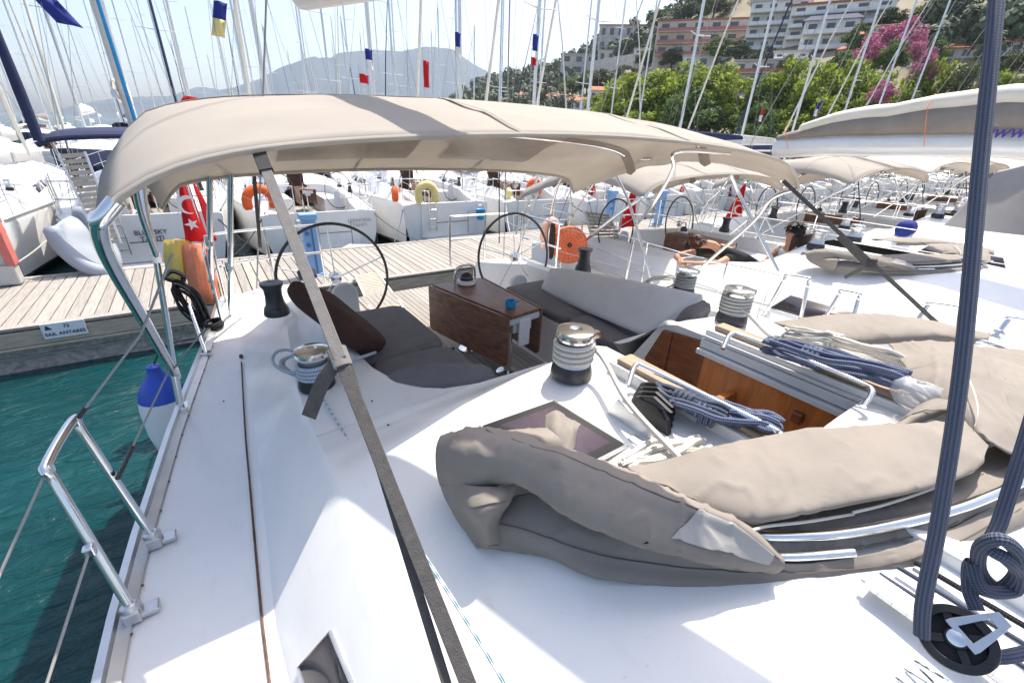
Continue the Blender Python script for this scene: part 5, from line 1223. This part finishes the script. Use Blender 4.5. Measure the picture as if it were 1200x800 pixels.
def mast_flag(x, y, Y, w_, h_, m, label, split=None, tilt=0):
    c = PY(x, y, Y); t = thing('courtesy_flag', label, 'flag', c)
    def cell(name, m, z0, z1):
        mb = MB(); mb.grid([[c+V((w_*(j/6-.5)+tilt*(z0+(z1-z0)*i/5), .05*math.sin(j*1.2+i*.4), h_*(z0+(z1-z0)*i/5)-.10*w_*j/6)) for j in range(7)] for i in range(6)]); obj(name, mb, m, t, solid=.006, ang=180)
    if split:
        cell('field', m, 0, .5); cell('lower_field', split, -.5, 0)
    else: cell('field', m, -.5, .5)
    mb = MB(); mb.tube([c+V((-w_*.5, .02, h_*1.6)), c+V((-w_*.5, .02, -h_*4))], .006, 4); obj('halyard', mb, 'wire', t)
    return t
mast_flag(66, 12, 15.2, .42, .46, 'flag_blue', 'dark blue flag flying highest at the top left', None, -.3)
mast_flag(257, 22, 15.2, .28, .75, 'flag_blue', 'blue and yellow flag hanging from a spreader at the upper left', 'yellow_pale', .2)
mast_flag(217, 124, 13.5, .26, .42, 'flag_red', 'red flag peeking over the left edge of the bimini roof', None, .3)
mast_flag(433, 70, 15.2, .22, .55, 'flag_blue', 'navy flag above a small red one in front of the far mountain', 'flag_white', 0)
mast_flag(427, 92, 15.2, .28, .24, 'flag_red', 'tiny red flag just above the bimini, before the mountain', None, 0)
mast_flag(500, 87, 15.2, .2, .75, 'flag_red', 'narrow red flag hanging limp near the middle of the sky', None, 0)
mast_flag(537, 55, 15.2, .2, .8, 'flag_blue', 'navy and white flag left of the central mast', 'flag_white', 0)
mast_flag(628, 50, 15.2, .25, .5, 'flag_blue', 'navy flag above a red one on the mast before the wooded hill', None, 0)
mast_flag(626, 72, 15.2, .25, .25, 'flag_red', 'small red flag under the navy one before the wooded hill', None, 0)
mast_flag(958, 128, 13.2, .26, .7, 'flag_blue', 'blue white and red flag at the foot of a mast before the bright trees', 'flag_white', .1)
mast_flag(1172, 140, 13, .3, .6, 'flag_blue', 'blue and orange flag at the right behind the sail bag', 'orange_faded', .1) if False else None
mast_flag(893, 135, 14, .25, .6, 'flag_red', 'red flag hanging low among the masts left of the furled mainsail', 'flag_white', .1)

# ---- more yachts in the basin behind
FARD = ('winch', 'steering_wheel', 'steering_pedestal', 'cockpit_table', 'pushpit', 'stanchion', 'cockpit_sole_teak', 'toe_rail', 'coach_window', 'transom_panel', 'bathing_platform', 'bimini', 'guard_rail', 'mainsheet_tackle')
for (Y_, yaw, x0, x1, lab) in ((37, 0, -9, 42, 'white yacht moored bow towards us in the second row of the basin'), (47, PI, -12, 38, 'white yacht moored stern towards us in the second row of the basin'),
                               (72, 0, -17, 34, 'white yacht lying bow towards us in the third row of the basin'), (82, PI, -19, 36, 'white yacht lying stern towards us in the third row of the basin'), (112, 0, -26, 42, 'white yacht in the farthest row of the basin, masts against the hill')):
    x = x0; rg = random.Random(int(Y_)); hv = 0
    while x < x1:
        o = moored(lab, x, Y_+rg.gauss(0, .4), yaw+rg.gauss(0, .02), (.7, .78, .62+.30*rg.random()), drop=FARD+(() if rg.random() < .5 else ('raised_sprayhood',))+(() if rg.random() < .2 else ('rigging',))+(('furled_jib',) if rg.random() < .5 else ()), group='yachts of the row at %d metres' % Y_)
        c_ = rg.choice(['cream_sail', 'navy_canvas', 'grey_canvas', 'cream_sail', 'canvas']); recolor(o, 'sail_cover', c_); recolor(o, 'raised_sprayhood', rg.choice(['cream_sail', 'grey_canvas', 'navy_canvas'])); recolor(o, 'furled_jib', rg.choice(['cream_sail', 'cream_sail', 'navy_canvas']))
        if rg.random() < .16: recolor(o, 'hull', 'navy_canvas')
        elif rg.random() < .15: recolor(o, 'hull', 'gelcoat_grey')
        x += 4.0+rg.random()*1.2
for o in [NP]+list(NP.children_recursive): bpy.data.objects.remove(o)

# ================================================================== PEOPLE on the neighbouring yacht
def grow(name, par, J, E_, m, root=0, sub=2):
    """one continuous skin over a joint skeleton: J name -> (pos, rx, ry), E_ edges"""
    keys = list(J); me = bpy.data.meshes.new(name); c = V(J[keys[root]][0])
    me.from_pydata([V(J[k][0])-c for k in keys], [(keys.index(a), keys.index(b)) for a, b in E_], [])
    o = bpy.data.objects.new(name, me); COL.objects.link(o)
    md = o.modifiers.new('skin', 'SKIN'); md.use_smooth_shade = True
    for i, k in enumerate(keys):
        sv = me.skin_vertices[0].data[i]; sv.radius = (J[k][1], J[k][2] if len(J[k]) > 2 else J[k][1]); sv.use_root = (i == root)
    md.branch_smoothing = .6
    s = o.modifiers.new('sub', 'SUBSURF'); s.levels = sub; s.render_levels = sub
    me.materials.append(M[m]); o.location = c
    if par: o.parent = par; o.location = c-WORLD[par.name]
    return o
def person(label, P_, shirt, hair, glasses=False):
    """P_: pelvis, chest, neck, head centre, face direction, per arm (shoulder, elbow, wrist, hand dir), per leg (hip, knee, ankle)"""
    t = thing('person', label, 'person', P_['pelvis'])
    J = {}; E_ = []
    pel, ch, nk, hd, fd = V(P_['pelvis']), V(P_['chest']), V(P_['neck']), V(P_['head']), V(P_['face']).normalized()
    J['pelvis'] = (pel, .135, .105); J['waist'] = (pel*.55+ch*.45, .115, .09); J['chest'] = (ch, .14, .105); J['neck0'] = (nk, .055); 
    upv = (hd-nk).normalized(); J['jaw'] = (hd-upv*.06+fd*.025, .062, .065); J['skull'] = (hd+upv*.045-fd*.012, .076, .085); J['crown'] = (hd+upv*.095-fd*.015, .05, .055)
    E_ += [('pelvis', 'waist'), ('waist', 'chest'), ('chest', 'neck0'), ('neck0', 'jaw'), ('jaw', 'skull'), ('skull', 'crown')]
    for k, (s, e, w_, hv) in enumerate(P_['arms']):
        s, e, w_, hv = V(s), V(e), V(w_), V(hv).normalized(); n = 'a%d' % k
        J[n+'s'] = (s, .058); J[n+'m'] = (s*.5+e*.5, .047); J[n+'e'] = (e, .04); J[n+'f'] = (e*.6+w_*.4, .038); J[n+'w'] = (w_, .027, .024); J[n+'p'] = (w_+hv*.055, .034, .018)
        E_ += [('chest', n+'s'), (n+'s', n+'m'), (n+'m', n+'e'), (n+'e', n+'f'), (n+'f', n+'w'), (n+'w', n+'p')]
        sd = hv.cross(V((0, 0, 1))).normalized()
        for q, (o_, L, dr) in enumerate(((-.03, .055, .2), (-.011, .07, .25), (.010, .075, .25), (.030, .06, .3))):
            b = w_+hv*.09+sd*o_; J[n+'k%d' % q] = (b, .0105); J[n+'t%d' % q] = (b+hv*L*.55+V((0, 0, -.012)), .0095); J[n+'u%d' % q] = (b+hv*L*.95+V((0, 0, -.03)), .008)
            E_ += [(n+'p', n+'k%d' % q), (n+'k%d' % q, n+'t%d' % q), (n+'t%d' % q, n+'u%d' % q)]
        b = w_+hv*.045+sd*.045; J[n+'h0'] = (w_+hv*.02+sd*.03, .014); J[n+'h1'] = (b+hv*.03+sd*.015, .0105); E_ += [(n+'w', n+'h0'), (n+'h0', n+'h1')]
    for k, (h, kn_, an) in enumerate(P_['legs']):
        h, kn_, an = V(h), V(kn_), V(an); n = 'l%d' % k; ft = an+V((fd.x, fd.y, 0)).normalized()*.14+V((0, 0, -.05))
        J[n+'h'] = (h, .088); J[n+'m'] = (h*.5+kn_*.5, .075); J[n+'k'] = (kn_, .056); J[n+'c'] = (kn_*.65+an*.35, .055); J[n+'a'] = (an, .036); J[n+'f'] = (ft, .035, .025)
        E_ += [('pelvis', n+'h'), (n+'h', n+'m'), (n+'m', n+'k'), (n+'k', n+'c'), (n+'c', n+'a'), (n+'a', n+'f')]
    grow('body', t, J, E_, 'skin')
    C = {k: (J[k][0], J[k][1]+.028, (J[k][2] if len(J[k]) > 2 else J[k][1])+.028) for k in ('pelvis', 'waist', 'chest')}
    CE = [('pelvis', 'waist'), ('waist', 'chest')]
    C['neckline'] = (ch*.45+nk*.55, .09, .085); CE.append(('chest', 'neckline'))
    for k, (s, e, w_, hv) in enumerate(P_['arms']):
        C['s%d' % k] = (V(s), .078); C['c%d' % k] = (V(s)*.62+V(e)*.38, .066); CE += [('chest', 's%d' % k), ('s%d' % k, 'c%d' % k)]
    for k, (h, kn_, an) in enumerate(P_['legs']):
        C['h%d' % k] = (V(h), .10); C['q%d' % k] = (V(h)*.45+V(kn_)*.55, .088); CE += [('pelvis', 'h%d' % k), ('h%d' % k, 'q%d' % k)]
    grow('clothing', t, C, CE, shirt)
    mb = MB(); sdv = fd.cross(upv).normalized(); fr_ = Matrix((sdv, fd, upv)).transposed()
    for i in range(700):
        a = R.random()*2*PI; z = R.random()*1.15-.15; r = math.sqrt(max(0, 1-min(1, z)**2)); n_ = V((math.cos(a)*r, math.sin(a)*r, z))
        if n_.y > .45 and n_.z < .55: continue
        p = hd+upv*.03+fr_ @ V((n_.x*.088, n_.y*.10-.012, n_.z*.105)); g = fr_ @ V((n_.y, -n_.x, 0)).normalized() if abs(n_.z) < .99 else sdv
        dn = (g.cross(fr_ @ n_)); L = .05+.05*R.random(); wv = V((R.gauss(0, .3), R.gauss(0, .3), R.gauss(0, .3)))
        d = (dn if dn.dot(upv) < 0 else -dn); d = (d+wv*.5).normalized(); q = p+d*L
        mb.add([p-g*.012, p+g*.012, q+g*.006+(fr_ @ n_)*.008, q-g*.006+(fr_ @ n_)*.008], [(0, 1, 2, 3)])
    mb.ball(hd+upv*.04-fd*.016, .094, 16, 10, (.96, .98, 1.02)); obj('hair', mb, hair, t)
    mb = MB(); mb.ball(hd-upv*.005+fd*.095, .014, 8, 6, (1, 1, 1.5)); 
    for s_ in (-1, 1): mb.ball(hd+sdv*s_*.078-upv*.005, .02, 8, 6, (.6, 1, 1.4))
    obj('face_detail', mb, 'skin', t)
    mb = MB()
    for s_ in (-1, 1): mb.ball(hd+fd*.082+sdv*s_*.03+upv*.022, .009, 8, 6)
    obj('eyes', mb, 'smoked_glass', t)
    if glasses:
        mb = MB()
        for s_ in (-1, 1): mb.ball(hd+upv*.125+fd*.06+sdv*s_*.032, .028, 10, 6, (1, .5, .8))
        obj('sunglasses', mb, 'smoked_glass', t)
    return t
hA = PX(818, 284, 5.35); o = hA
person('person in black leaning over folded bare arms in the neighbouring cockpit, sunglasses on head', {'pelvis': o+V((.58, -.50, -.26)), 'chest': o+V((.29, -.26, -.07)), 'neck': o+V((.12, -.10, -.01)), 'head': o, 'face': (-.75, .35, -.55),
       'arms': [(o+V((.22, .02, -.12)), o+V((-.10, .22, -.22)), o+V((-.26, .02, -.22)), (-.6, -.8, 0)), (o+V((.24, -.36, -.14)), o+V((-.06, -.34, -.22)), o+V((-.28, -.14, -.21)), (-.5, .85, 0))],
       'legs': [(o+V((.64, -.42, -.30)), o+V((.72, .02, -.36)), o+V((.74, .06, -.74))), (o+V((.68, -.60, -.30)), o+V((1.06, -.46, -.36)), o+V((1.04, -.40, -.74)))]}, 'black_shirt', 'hair_brown', True)
hB = PX(930, 272, 6.35); o = hB
person('person with short dark hair and a pale top sitting beyond the neighbouring winch', {'pelvis': o+V((.06, -.04, -.62)), 'chest': o+V((.03, -.02, -.30)), 'neck': o+V((.01, -.01, -.14)), 'head': o, 'face': (-.8, .5, -.25),
       'arms': [(o+V((.12, .15, -.24)), o+V((-.06, .22, -.46)), o+V((-.26, .24, -.46)), (-1, .1, 0)), (o+V((-.10, -.16, -.24)), o+V((-.22, -.16, -.48)), o+V((-.40, .02, -.48)), (-.9, .4, 0))],
       'legs': [(o+V((.06, .08, -.64)), o+V((-.34, .28, -.60)), o+V((-.38, .30, -.98))), (o+V((.0, -.12, -.64)), o+V((-.42, .02, -.60)), o+V((-.46, .04, -.98)))]}, 'white_shirt', 'hair_black')

# ================================================================== LAND
RID = [(14, .0), (18, .3), (22, 1.2), (26.5, 3.0), (30.3, 5.0), (34, 5.8), (38.9, 6.9), (43.4, 9.0), (48.4, 11.2), (51.5, 12.6), (56, 16), (62, 18.5), (70, 19.5), (80, 18.5), (95, 16), (110, 10)]
R0 = [(14, 190), (26, 175), (34, 120), (40, 92), (50, 80), (110, 70)]
R1 = [(14, 560), (26, 520), (34, 420), (40, 330), (50, 260), (70, 240), (110, 220)]
def terr(az, r):
    """ground height at azimuth (deg) and distance"""
    r0, r1 = lt(R0, az), lt(R1, az); h = CAMH+r1*math.tan(math.radians(lt(RID, az)))-1
    t_ = max(0, min(1, (r-r0)/(r1-r0))); s = t_**1.15 if t_ < 1 else 1
    x, y = r*math.sin(math.radians(az)), r*math.cos(math.radians(az))
    return 1.0+h*s*(1 if r < r1 else max(0, 1-(r-r1)/400))+ (2.5*noise.noise(V((x*.03, y*.03, 1)))*min(1, t_*6) if t_ > 0 else 0)
def gp(az, r): a = math.radians(az); return V((r*math.sin(a), r*math.cos(a), terr(az, r)))
mb = MB(); azs = [14+i*1.0 for i in range(97)]; fr_ = [0, .02, .05, .1, .15, .2, .27, .34, .42, .5, .58, .66, .74, .82, .9, .96, 1, 1.1, 1.4, 1.9]
mb.grid([[gp(a, lt(R0, a)+(lt(R1, a)-lt(R0, a))*f) for a in azs] for f in fr_]); tag(obj('hillside', mb, 'hill_ground'), kind='structure')
mb = MB(); g = []
for k, (d, z) in enumerate(((-14, -3), (-14, 1.0), (20, 1.02))): g.append([V(((lt(R0, a)+d)*math.sin(math.radians(a)), (lt(R0, a)+d)*math.cos(math.radians(a)), z)) for a in [14+i*2 for i in range(49)]])
mb.grid(g); tag(obj('quay', mb, 'shore_ground'), kind='structure')
MPX = [(-60, 150), (20, 143), (40, 139), (75, 126), (110, 118), (160, 113), (200, 112), (232, 101), (262, 105), (300, 94), (330, 78), (365, 66), (385, 68), (400, 61), (440, 58), (470, 60), (500, 54), (530, 57), (545, 68), (560, 78), (590, 92), (620, 105), (700, 130)]
mb = MB(); g0 = []; RM = 3000
pk = [azel(x, y) for x, y in MPX]; pk = [(math.degrees(a), math.degrees(e)) for a, e in pk]
azs = [pk[0][0]+(pk[-1][0]-pk[0][0])*i/160 for i in range(161)]
for f in (0, .25, .5, .75, 1, 1.25):
    r_ = []
    for a in azs:
        r = RM*(.72+.28*min(f, 1))+max(0, f-1)*800; e = max(-.02, lt(pk, a))
        h = CAMH+RM*math.tan(math.radians(e)); zz = h*(min(1, f)**1.2)*(1 if f <= 1 else .4)
        zz += (noise.noise(V((a*.7, f*3, 2)))*60*f*(1-f) if 0 < f < 1 else 0)+noise.noise(V((a*2.5, 4, f)))*6*(f > .5)
        r_.append(V((r*math.sin(math.radians(a)), r*math.cos(math.radians(a)), zz-2)))
    g0.append(r_)
mb.grid(g0); tag(obj('distant_mountain', mb, 'far_mountain'), kind='structure')

# ---- buildings on the hillside
def hit(x, y, rmin=70, rmax=560):
    d = ray(x, y); h = math.hypot(d.x, d.y); az = math.degrees(math.atan2(d.x, d.y)); r = rmin
    while r < rmax:
        if CAMH+d.z/h*r <= terr(az, r): break
        r += 1.5
    return az, r
NB_ = 0
def building(xl, xr, yt, yb, storeys, cols, wall, label, roof='roof_flat', balc=None, gable=False, group=None, rset=None, depth=8):
    az, r = hit((xl+xr)/2, yb)
    if rset: r = rset
    d = ray((xl+xr)/2, yb); hh = math.hypot(d.x, d.y); base = EYE+d*(r/hh)
    sc_px = (ray(xl, yb)*(r/hh)-ray(xr, yb)*(r/hh)).length; W_ = sc_px; H_ = (EYE+ray((xl+xr)/2, yt)*(r/math.hypot(ray((xl+xr)/2, yt).x, ray((xl+xr)/2, yt).y))).z-base.z
    a = math.radians(az); f = V((-math.sin(a), -math.cos(a), 0)); s = V((math.cos(a), -math.sin(a), 0))     # face towards us, side
    t = thing('hillside_house', label, 'building', base, group)
    mb = MB(); p = [base+s*x+f*y+V((0, 0, -4)) for x, y in ((-W_/2, 0), (W_/2, 0), (W_/2, -depth), (-W_/2, -depth))]; mb.prism(p, (0, 0, H_+4)); obj('wall', mb, wall, t)
    mb = MB(); o_ = .5
    if gable:
        zt = base.z+H_; q = [base+s*x+f*y for x, y in ((-W_/2-o_, o_), (W_/2+o_, o_), (W_/2+o_, -depth-o_), (-W_/2-o_, -depth-o_))]; q = [V((v.x, v.y, zt)) for v in q]
        rg_ = [(q[0]+q[3])/2+s*W_*.12+V((0, 0, H_*.16+.8)), (q[1]+q[2])/2-s*W_*.12+V((0, 0, H_*.16+.8))]
        mb.add(q+rg_, [(0, 1, 5, 4), (2, 3, 4, 5), (3, 0, 4), (1, 2, 5), (3, 2, 1, 0)])
    else: mb.prism([base+s*x+f*y+V((0, 0, H_)) for x, y in ((-W_/2-o_*.6, o_*.6), (W_/2+o_*.6, o_*.6), (W_/2+o_*.6, -depth), (-W_/2-o_*.6, -depth))], (0, 0, .35))
    obj('roof', mb, roof, t)
    sh_ = H_/storeys; w0 = None
    for i in range(storeys):
        if balc:
            mb = MB(); c = base+f*.7+V((0, 0, i*sh_+sh_*.02)); mb.prism([c+s*x+f*y for x, y in ((-W_*.48, -.69), (W_*.48, -.69), (W_*.48, .7), (-W_*.48, .7))], (0, 0, .18)); b_ = obj('balcony', mb, 'roof_flat', t)
            mb = MB(); c = base+f*1.34+V((0, 0, i*sh_+sh_*.02+.185)); mb.prism([c+s*x+f*y for x, y in ((-W_*.48, 0), (W_*.48, 0), (W_*.48, .05), (-W_*.48, .05))], (0, 0, sh_*.28)); obj('railing', mb, balc, b_)
        for j in range(cols):
            c = base+s*W_*((j+.5)/cols-.5)+f*.02+V((0, 0, i*sh_+sh_*.30)); ww, wh = W_/cols*.46, sh_*.5
            if w0 is None:
                mb = MB(); mb.box(c+V((0, 0, wh/2)), (ww, .12, wh), Matrix.Rotation(-a, 3, 'Z')); w0 = obj('window', mb, 'window_pane', t); wc = c
            else:
                q = w0.copy(); COL.objects.link(q); q.parent = t; q.location = w0.location+(c-wc)
    return t
building(767, 878, 24, 66, 3, 6, 'stucco_pink', 'long pinkish terraced apartment block with red balconies high on the hillside', 'roof_tile', 'red_balcony')
building(872, 932, 2, 60, 4, 4, 'stucco_white', 'tall white balconied block right of the pink terraces', 'roof_flat', 'stucco_white')
building(925, 1026, 4, 46, 3, 5, 'stucco_white', 'broad white hotel with terracotta flat roof at the top of the hillside', 'roof_tile', 'stucco_white')
building(938, 992, 24, 60, 2, 3, 'stucco_white', 'white villa with dark gabled roof below the broad hotel', 'navy_canvas', 'stucco_white', True)
building(800, 862, 66, 80, 1, 4, 'stucco_white', 'low flat white house just above the bright green pines', 'roof_flat')
building(858, 918, 72, 102, 2, 4, 'stucco_cream', 'cream house with flat roof right of the low white house', 'roof_flat', 'red_balcony')
building(700, 768, 30, 62, 2, 7, 'stone_wall', 'weathered stone building with a row of small windows left of the pink terraces', 'roof_tile', None, False)
building(656, 698, 64, 88, 2, 3, 'stone_wall', 'square grey stone house at the left end of the hillside', 'roof_flat')
building(700, 740, 60, 74, 1, 4, 'stone_wall', 'low stone terrace house below the weathered building', 'roof_flat')
building(1025, 1060, 30, 48, 1, 3, 'stucco_white', 'small white house above the pink bougainvillea', 'roof_tile', None, True)
building(1060, 1102, 24, 44, 2, 3, 'stucco_cream', 'cream house with tiled roof to the right of the bougainvillea', 'roof_tile', None, True)
building(1098, 1142, 34, 50, 1, 4, 'stucco_white', 'long low white house among the trees at the right', 'roof_flat')
building(1145, 1205, 50, 70, 1, 4, 'stucco_white', 'white bungalow with red tiled roof at the far right', 'roof_tile', None, True)
building(1160, 1215, 30, 42, 1, 4, 'stucco_cream', 'small cream house highest up at the far right', 'roof_tile', None, True)
building(982, 1022, 58, 74, 1, 3, 'stucco_pink', 'small pink house half hidden behind the bright trees', 'roof_tile', None, True)
for k, (a, b, c, d, lab) in enumerate(((606, 636, 112, 124, 'white cottage with tiled roof at the left foot of the hill'), (640, 668, 113, 125, 'second cottage from the left at the foot of the hill'), (662, 690, 118, 130, 'tile-roofed cottage in the middle of the village strip'), (690, 716, 106, 122, 'taller cream village house left of the bright pines'), (585, 604, 116, 124, 'smallest cottage at the far left of the village strip'))):
    building(a, b, c, d, 1, 3, ('stucco_white', 'stucco_cream')[k % 2], lab, 'roof_tile', None, True)
building(1000, 1040, 40, 56, 2, 3, 'stucco_white', 'two-storey white house directly left of the tall pink bougainvillea', 'roof_tile', None, True)
building(905, 940, 62, 82, 2, 3, 'stucco_white', 'white balconied house below the broad hotel, among pines', 'roof_flat', 'stucco_white')
building(742, 792, 58, 74, 2, 5, 'stucco_white', 'white terraced row stepping below the pink block', 'roof_flat', 'stucco_white')
building(792, 852, 44, 62, 2, 5, 'stucco_white', 'white terrace directly in front of the pink block', 'roof_flat', 'stucco_white')
building(1108, 1150, 56, 70, 1, 3, 'stucco_cream', 'cream cottage with tiled roof above the right-hand pines', 'roof_tile', None, True)
# retaining walls on the slope
for (xa, ya, xb, yb_, h, lab) in ((690, 82, 785, 70, 5, 'long stone retaining wall on the slope below the weathered building'), (700, 96, 770, 92, 3, 'lower stone retaining wall above the left pines')):
    A1 = hit(xa, ya); B1 = hit(xb, yb_); pa, pb_ = gp(*A1), gp(*B1); mb = MB(); d = (pb_-pa); n_ = V((d.y, -d.x, 0)).normalized()
    mb.prism([pa+V((0, 0, -3)), pb_+V((0, 0, -3)), pb_+V((0, 0, h*.6)), pa+V((0, 0, h*.6))], n_*.8); tag(obj('retaining_wall', mb, 'stone_wall'), lab, 'wall')

# ---- trees
def crown(mb, c, r, n, leaf, rg, clumps=26, flat=.85, low=-.55):
    cl = []
    while len(cl) < clumps:
        p = V((rg.uniform(-1, 1), rg.uniform(-1, 1), rg.uniform(low, 1)))
        if .35 < p.length < .95: cl.append((p, rg.uniform(.22, .42)))
    for i in range(n):
        p, q = rg.choice(cl); d = V((rg.gauss(0, 1), rg.gauss(0, 1), rg.gauss(0, 1))).normalized()*q*(rg.random()**.4)
        o = p+V((d.x, d.y, d.z*.8)); o = V((o.x*r[0], o.y*r[1], o.z*r[2]))+V(c)
        a = (d+V((rg.gauss(0, .5), rg.gauss(0, .5), rg.gauss(0, .5)+.3))).normalized(); x = a.orthogonal().normalized(); x = (x*math.cos(i)+a.cross(x)*math.sin(i)); y = a.cross(x); s = leaf*(.6+.8*rg.random())
        mb.add([o-x*s-y*s*.5, o+x*s-y*s*.5, o+x*s+y*s*.5, o-x*s+y*s*.5], [(0, 1, 2, 3)])
def tree_proto(name, kind, seed, n=5200):
    rg = random.Random(seed); t = thing(name, None, None, (0, 0, 0))
    mb = MB(); crown(mb, (0, 0, .60), (.46, .46, .42), n, .021, rg, 30); o = obj('crown', mb, kind, t, ang=180)
    mb = MB(); mb.tube([(0, 0, -.05), (.01, 0, .2), (-.01, .01, .45), (.02, 0, .75)], [.035, .028, .022, .008], 8)
    for k in range(6): a = k*1.05+seed; mb.tube([(0, 0, .28+.05*k), (.13*math.cos(a), .13*math.sin(a), .45+.05*k), (.26*math.cos(a), .26*math.sin(a), .58+.05*k)], [.014, .010, .004], 6)
    obj('trunk', mb, 'bark', t); return t
PR = {k: [tree_proto('pine_tree' if 'leaf' in k else 'bougainvillea', k, 3+i) for i in range(2)] for k in ('leaf_bright', 'leaf_mid', 'leaf_pale', 'bloom_pink', 'leaf_dark')}
def tree(x, yt, wpx, r, kind, label, yb=None, group=None):
    d = ray(x, yt); h = math.hypot(d.x, d.y); az = math.degrees(math.atan2(d.x, d.y)); top = CAMH+d.z/h*r; base = gp(az, r)
    if yb is not None: base.z = (EYE+ray(x, yb)*(r/math.hypot(ray(x, yb).x, ray(x, yb).y))).z
    H = max(1.5, top-base.z); Wd = 1.08*math.hypot(r, top-CAMH)*ray(x-wpx/2, yt+wpx*.4).angle(ray(x+wpx/2, yt+wpx*.4)); o = copy_tree(R.choice(PR[kind])); o.location = base; o.scale = (Wd, Wd, H/1.0); o.rotation_euler = (0, 0, R.random()*6)
    o.name = 'bougainvillea' if kind == 'bloom_pink' else 'pine_tree'; tag(o, label, 'shrub' if kind == 'bloom_pink' else 'tree', group); return o
g = 'bright pines along the quay'
lb = 'bright yellow-green pine of the row along the quay behind the yachts'
for (x, yt, wpx, r, kind) in ((716, 108, 62, 98, 'leaf_bright'), (742, 92, 74, 92, 'leaf_bright'), (775, 84, 84, 90, 'leaf_bright'), (812, 76, 90, 86, 'leaf_bright'), (846, 82, 84, 84, 'leaf_bright'), (872, 98, 66, 84, 'leaf_bright'), (760, 112, 70, 86, 'leaf_bright'), (820, 108, 80, 80, 'leaf_mid'),
                               (905, 92, 74, 84, 'leaf_mid'), (938, 72, 84, 82, 'leaf_bright'), (972, 84, 84, 80, 'leaf_bright'), (1005, 74, 84, 82, 'leaf_bright'), (1040, 88, 80, 78, 'leaf_bright'), (1100, 72, 80, 80, 'leaf_bright'), (1138, 78, 78, 78, 'leaf_pale'), (1175, 88, 78, 78, 'leaf_bright'), (1215, 82, 84, 78, 'leaf_mid'), (955, 110, 80, 76, 'leaf_bright'), (1075, 112, 70, 76, 'leaf_mid'), (890, 125, 60, 76, 'leaf_mid')):
    tree(x, yt, wpx, r, kind, lb, None, g)
tree(1040, 34, 62, 92, 'bloom_pink', 'tall pink bougainvillea rising above the bright pines, left half', 100)
tree(1064, 26, 60, 94, 'bloom_pink', 'tallest pink bougainvillea rising above the bright pines, right half', 100)
tree(1052, 48, 46, 89, 'leaf_mid', 'green pine filling the gap between the two tall pink bougainvilleas', 100)
tree(1092, 60, 34, 80, 'bloom_pink', 'small pink bougainvillea to the lower right of the tall ones', 112)
tree(1038, 96, 34, 74, 'bloom_pink', 'deep pink bougainvillea low between the pines above the sail bag', 130)
g = 'pines scattered among the hillside houses'; lb = 'darker pine standing among the houses on the hillside'
for (x, yt, yb, wpx, kind) in ((772, 52, 82, 34, 'leaf_mid'), (790, 58, 84, 30, 'leaf_pale'), (845, 45, 75, 38, 'leaf_mid'), (868, 48, 78, 34, 'leaf_dark'), (900, 55, 84, 34, 'leaf_dark'), (760, 60, 84, 30, 'leaf_pale'), (706, 82, 112, 40, 'leaf_pale'), (735, 78, 106, 36, 'leaf_pale'), (672, 92, 118, 30, 'leaf_mid'), (690, 84, 110, 26, 'leaf_mid'), (640, 88, 112, 34, 'leaf_dark'),
                               (1010, 30, 70, 34, 'leaf_mid'), (1048, 10, 40, 40, 'leaf_dark'), (1085, 8, 40, 44, 'leaf_mid'), (1125, 5, 40, 46, 'leaf_dark'), (1145, 34, 64, 16, 'leaf_dark'), (1170, 8, 44, 50, 'leaf_mid'), (1205, 10, 50, 50, 'leaf_dark'), (810, 4, 26, 40, 'leaf_dark'), (780, 12, 32, 36, 'leaf_mid'), (840, -2, 24, 40, 'leaf_pale'), (1100, 46, 84, 40, 'leaf_mid'), (1190, 62, 96, 44, 'leaf_pale'), (990, 62, 96, 36, 'leaf_mid'), (925, 66, 96, 32, 'leaf_pale')):
    az, r = hit(x, yb, 84); tree(x, yt, wpx, r, kind, lb, yb, g)
for L_ in PR.values():
    for t in L_:
        for o in [*t.children_recursive, t]: bpy.data.objects.remove(o)
# wooded slope, far off
mb = MB(); rg = random.Random(11)
for i in range(1500):
    az = rg.uniform(17, 88); f = rg.uniform(.12, 1.02)**.8; r = lt(R0, az)+(lt(R1, az)-lt(R0, az))*f
    if 41 < az < 72 and f < .62: continue
    p = gp(az, r); s = rg.uniform(2.2, 3.6)*(1+.25*(r > 300))
    for k in range(54 if r > 200 else 120):
        d = V((rg.gauss(0, 1), rg.gauss(0, 1), rg.gauss(0, 1))).normalized()*rg.random()**.3; o = p+V((d.x*s*.8, d.y*s*.8, s*1.1+d.z*s)); x = d.orthogonal().normalized(); y = d.cross(x); q = s*(.19 if r > 200 else .10)
        mb.add([o-x*q-y*q, o+x*q-y*q, o+x*q+y*q, o-x*q+y*q], [(0, 1, 2, 3)])
tag(obj('hillside_wood', mb, 'leaf_dark', ang=180), kind='stuff')
# ---- air
mb = MB(); mb.box((600, 1500, 260), (9000, 5600, 522))
hz = obj('haze', mb, 'white_pvc'); tag(hz, kind='stuff')
m = bpy.data.materials.new('haze'); m.use_nodes = True; t = m.node_tree; t.nodes.clear()
pv = t.nodes.new('ShaderNodeVolumePrincipled'); pv.inputs['Color'].default_value = (.72, .84, 1, 1); pv.inputs['Density'].default_value = .00017; pv.inputs['Anisotropy'].default_value = .2
oo = t.nodes.new('ShaderNodeOutputMaterial'); t.links.new(pv.outputs[0], oo.inputs['Volume']); hz.data.materials.clear(); hz.data.materials.append(m)
hz.location = (600, 1500, 259)
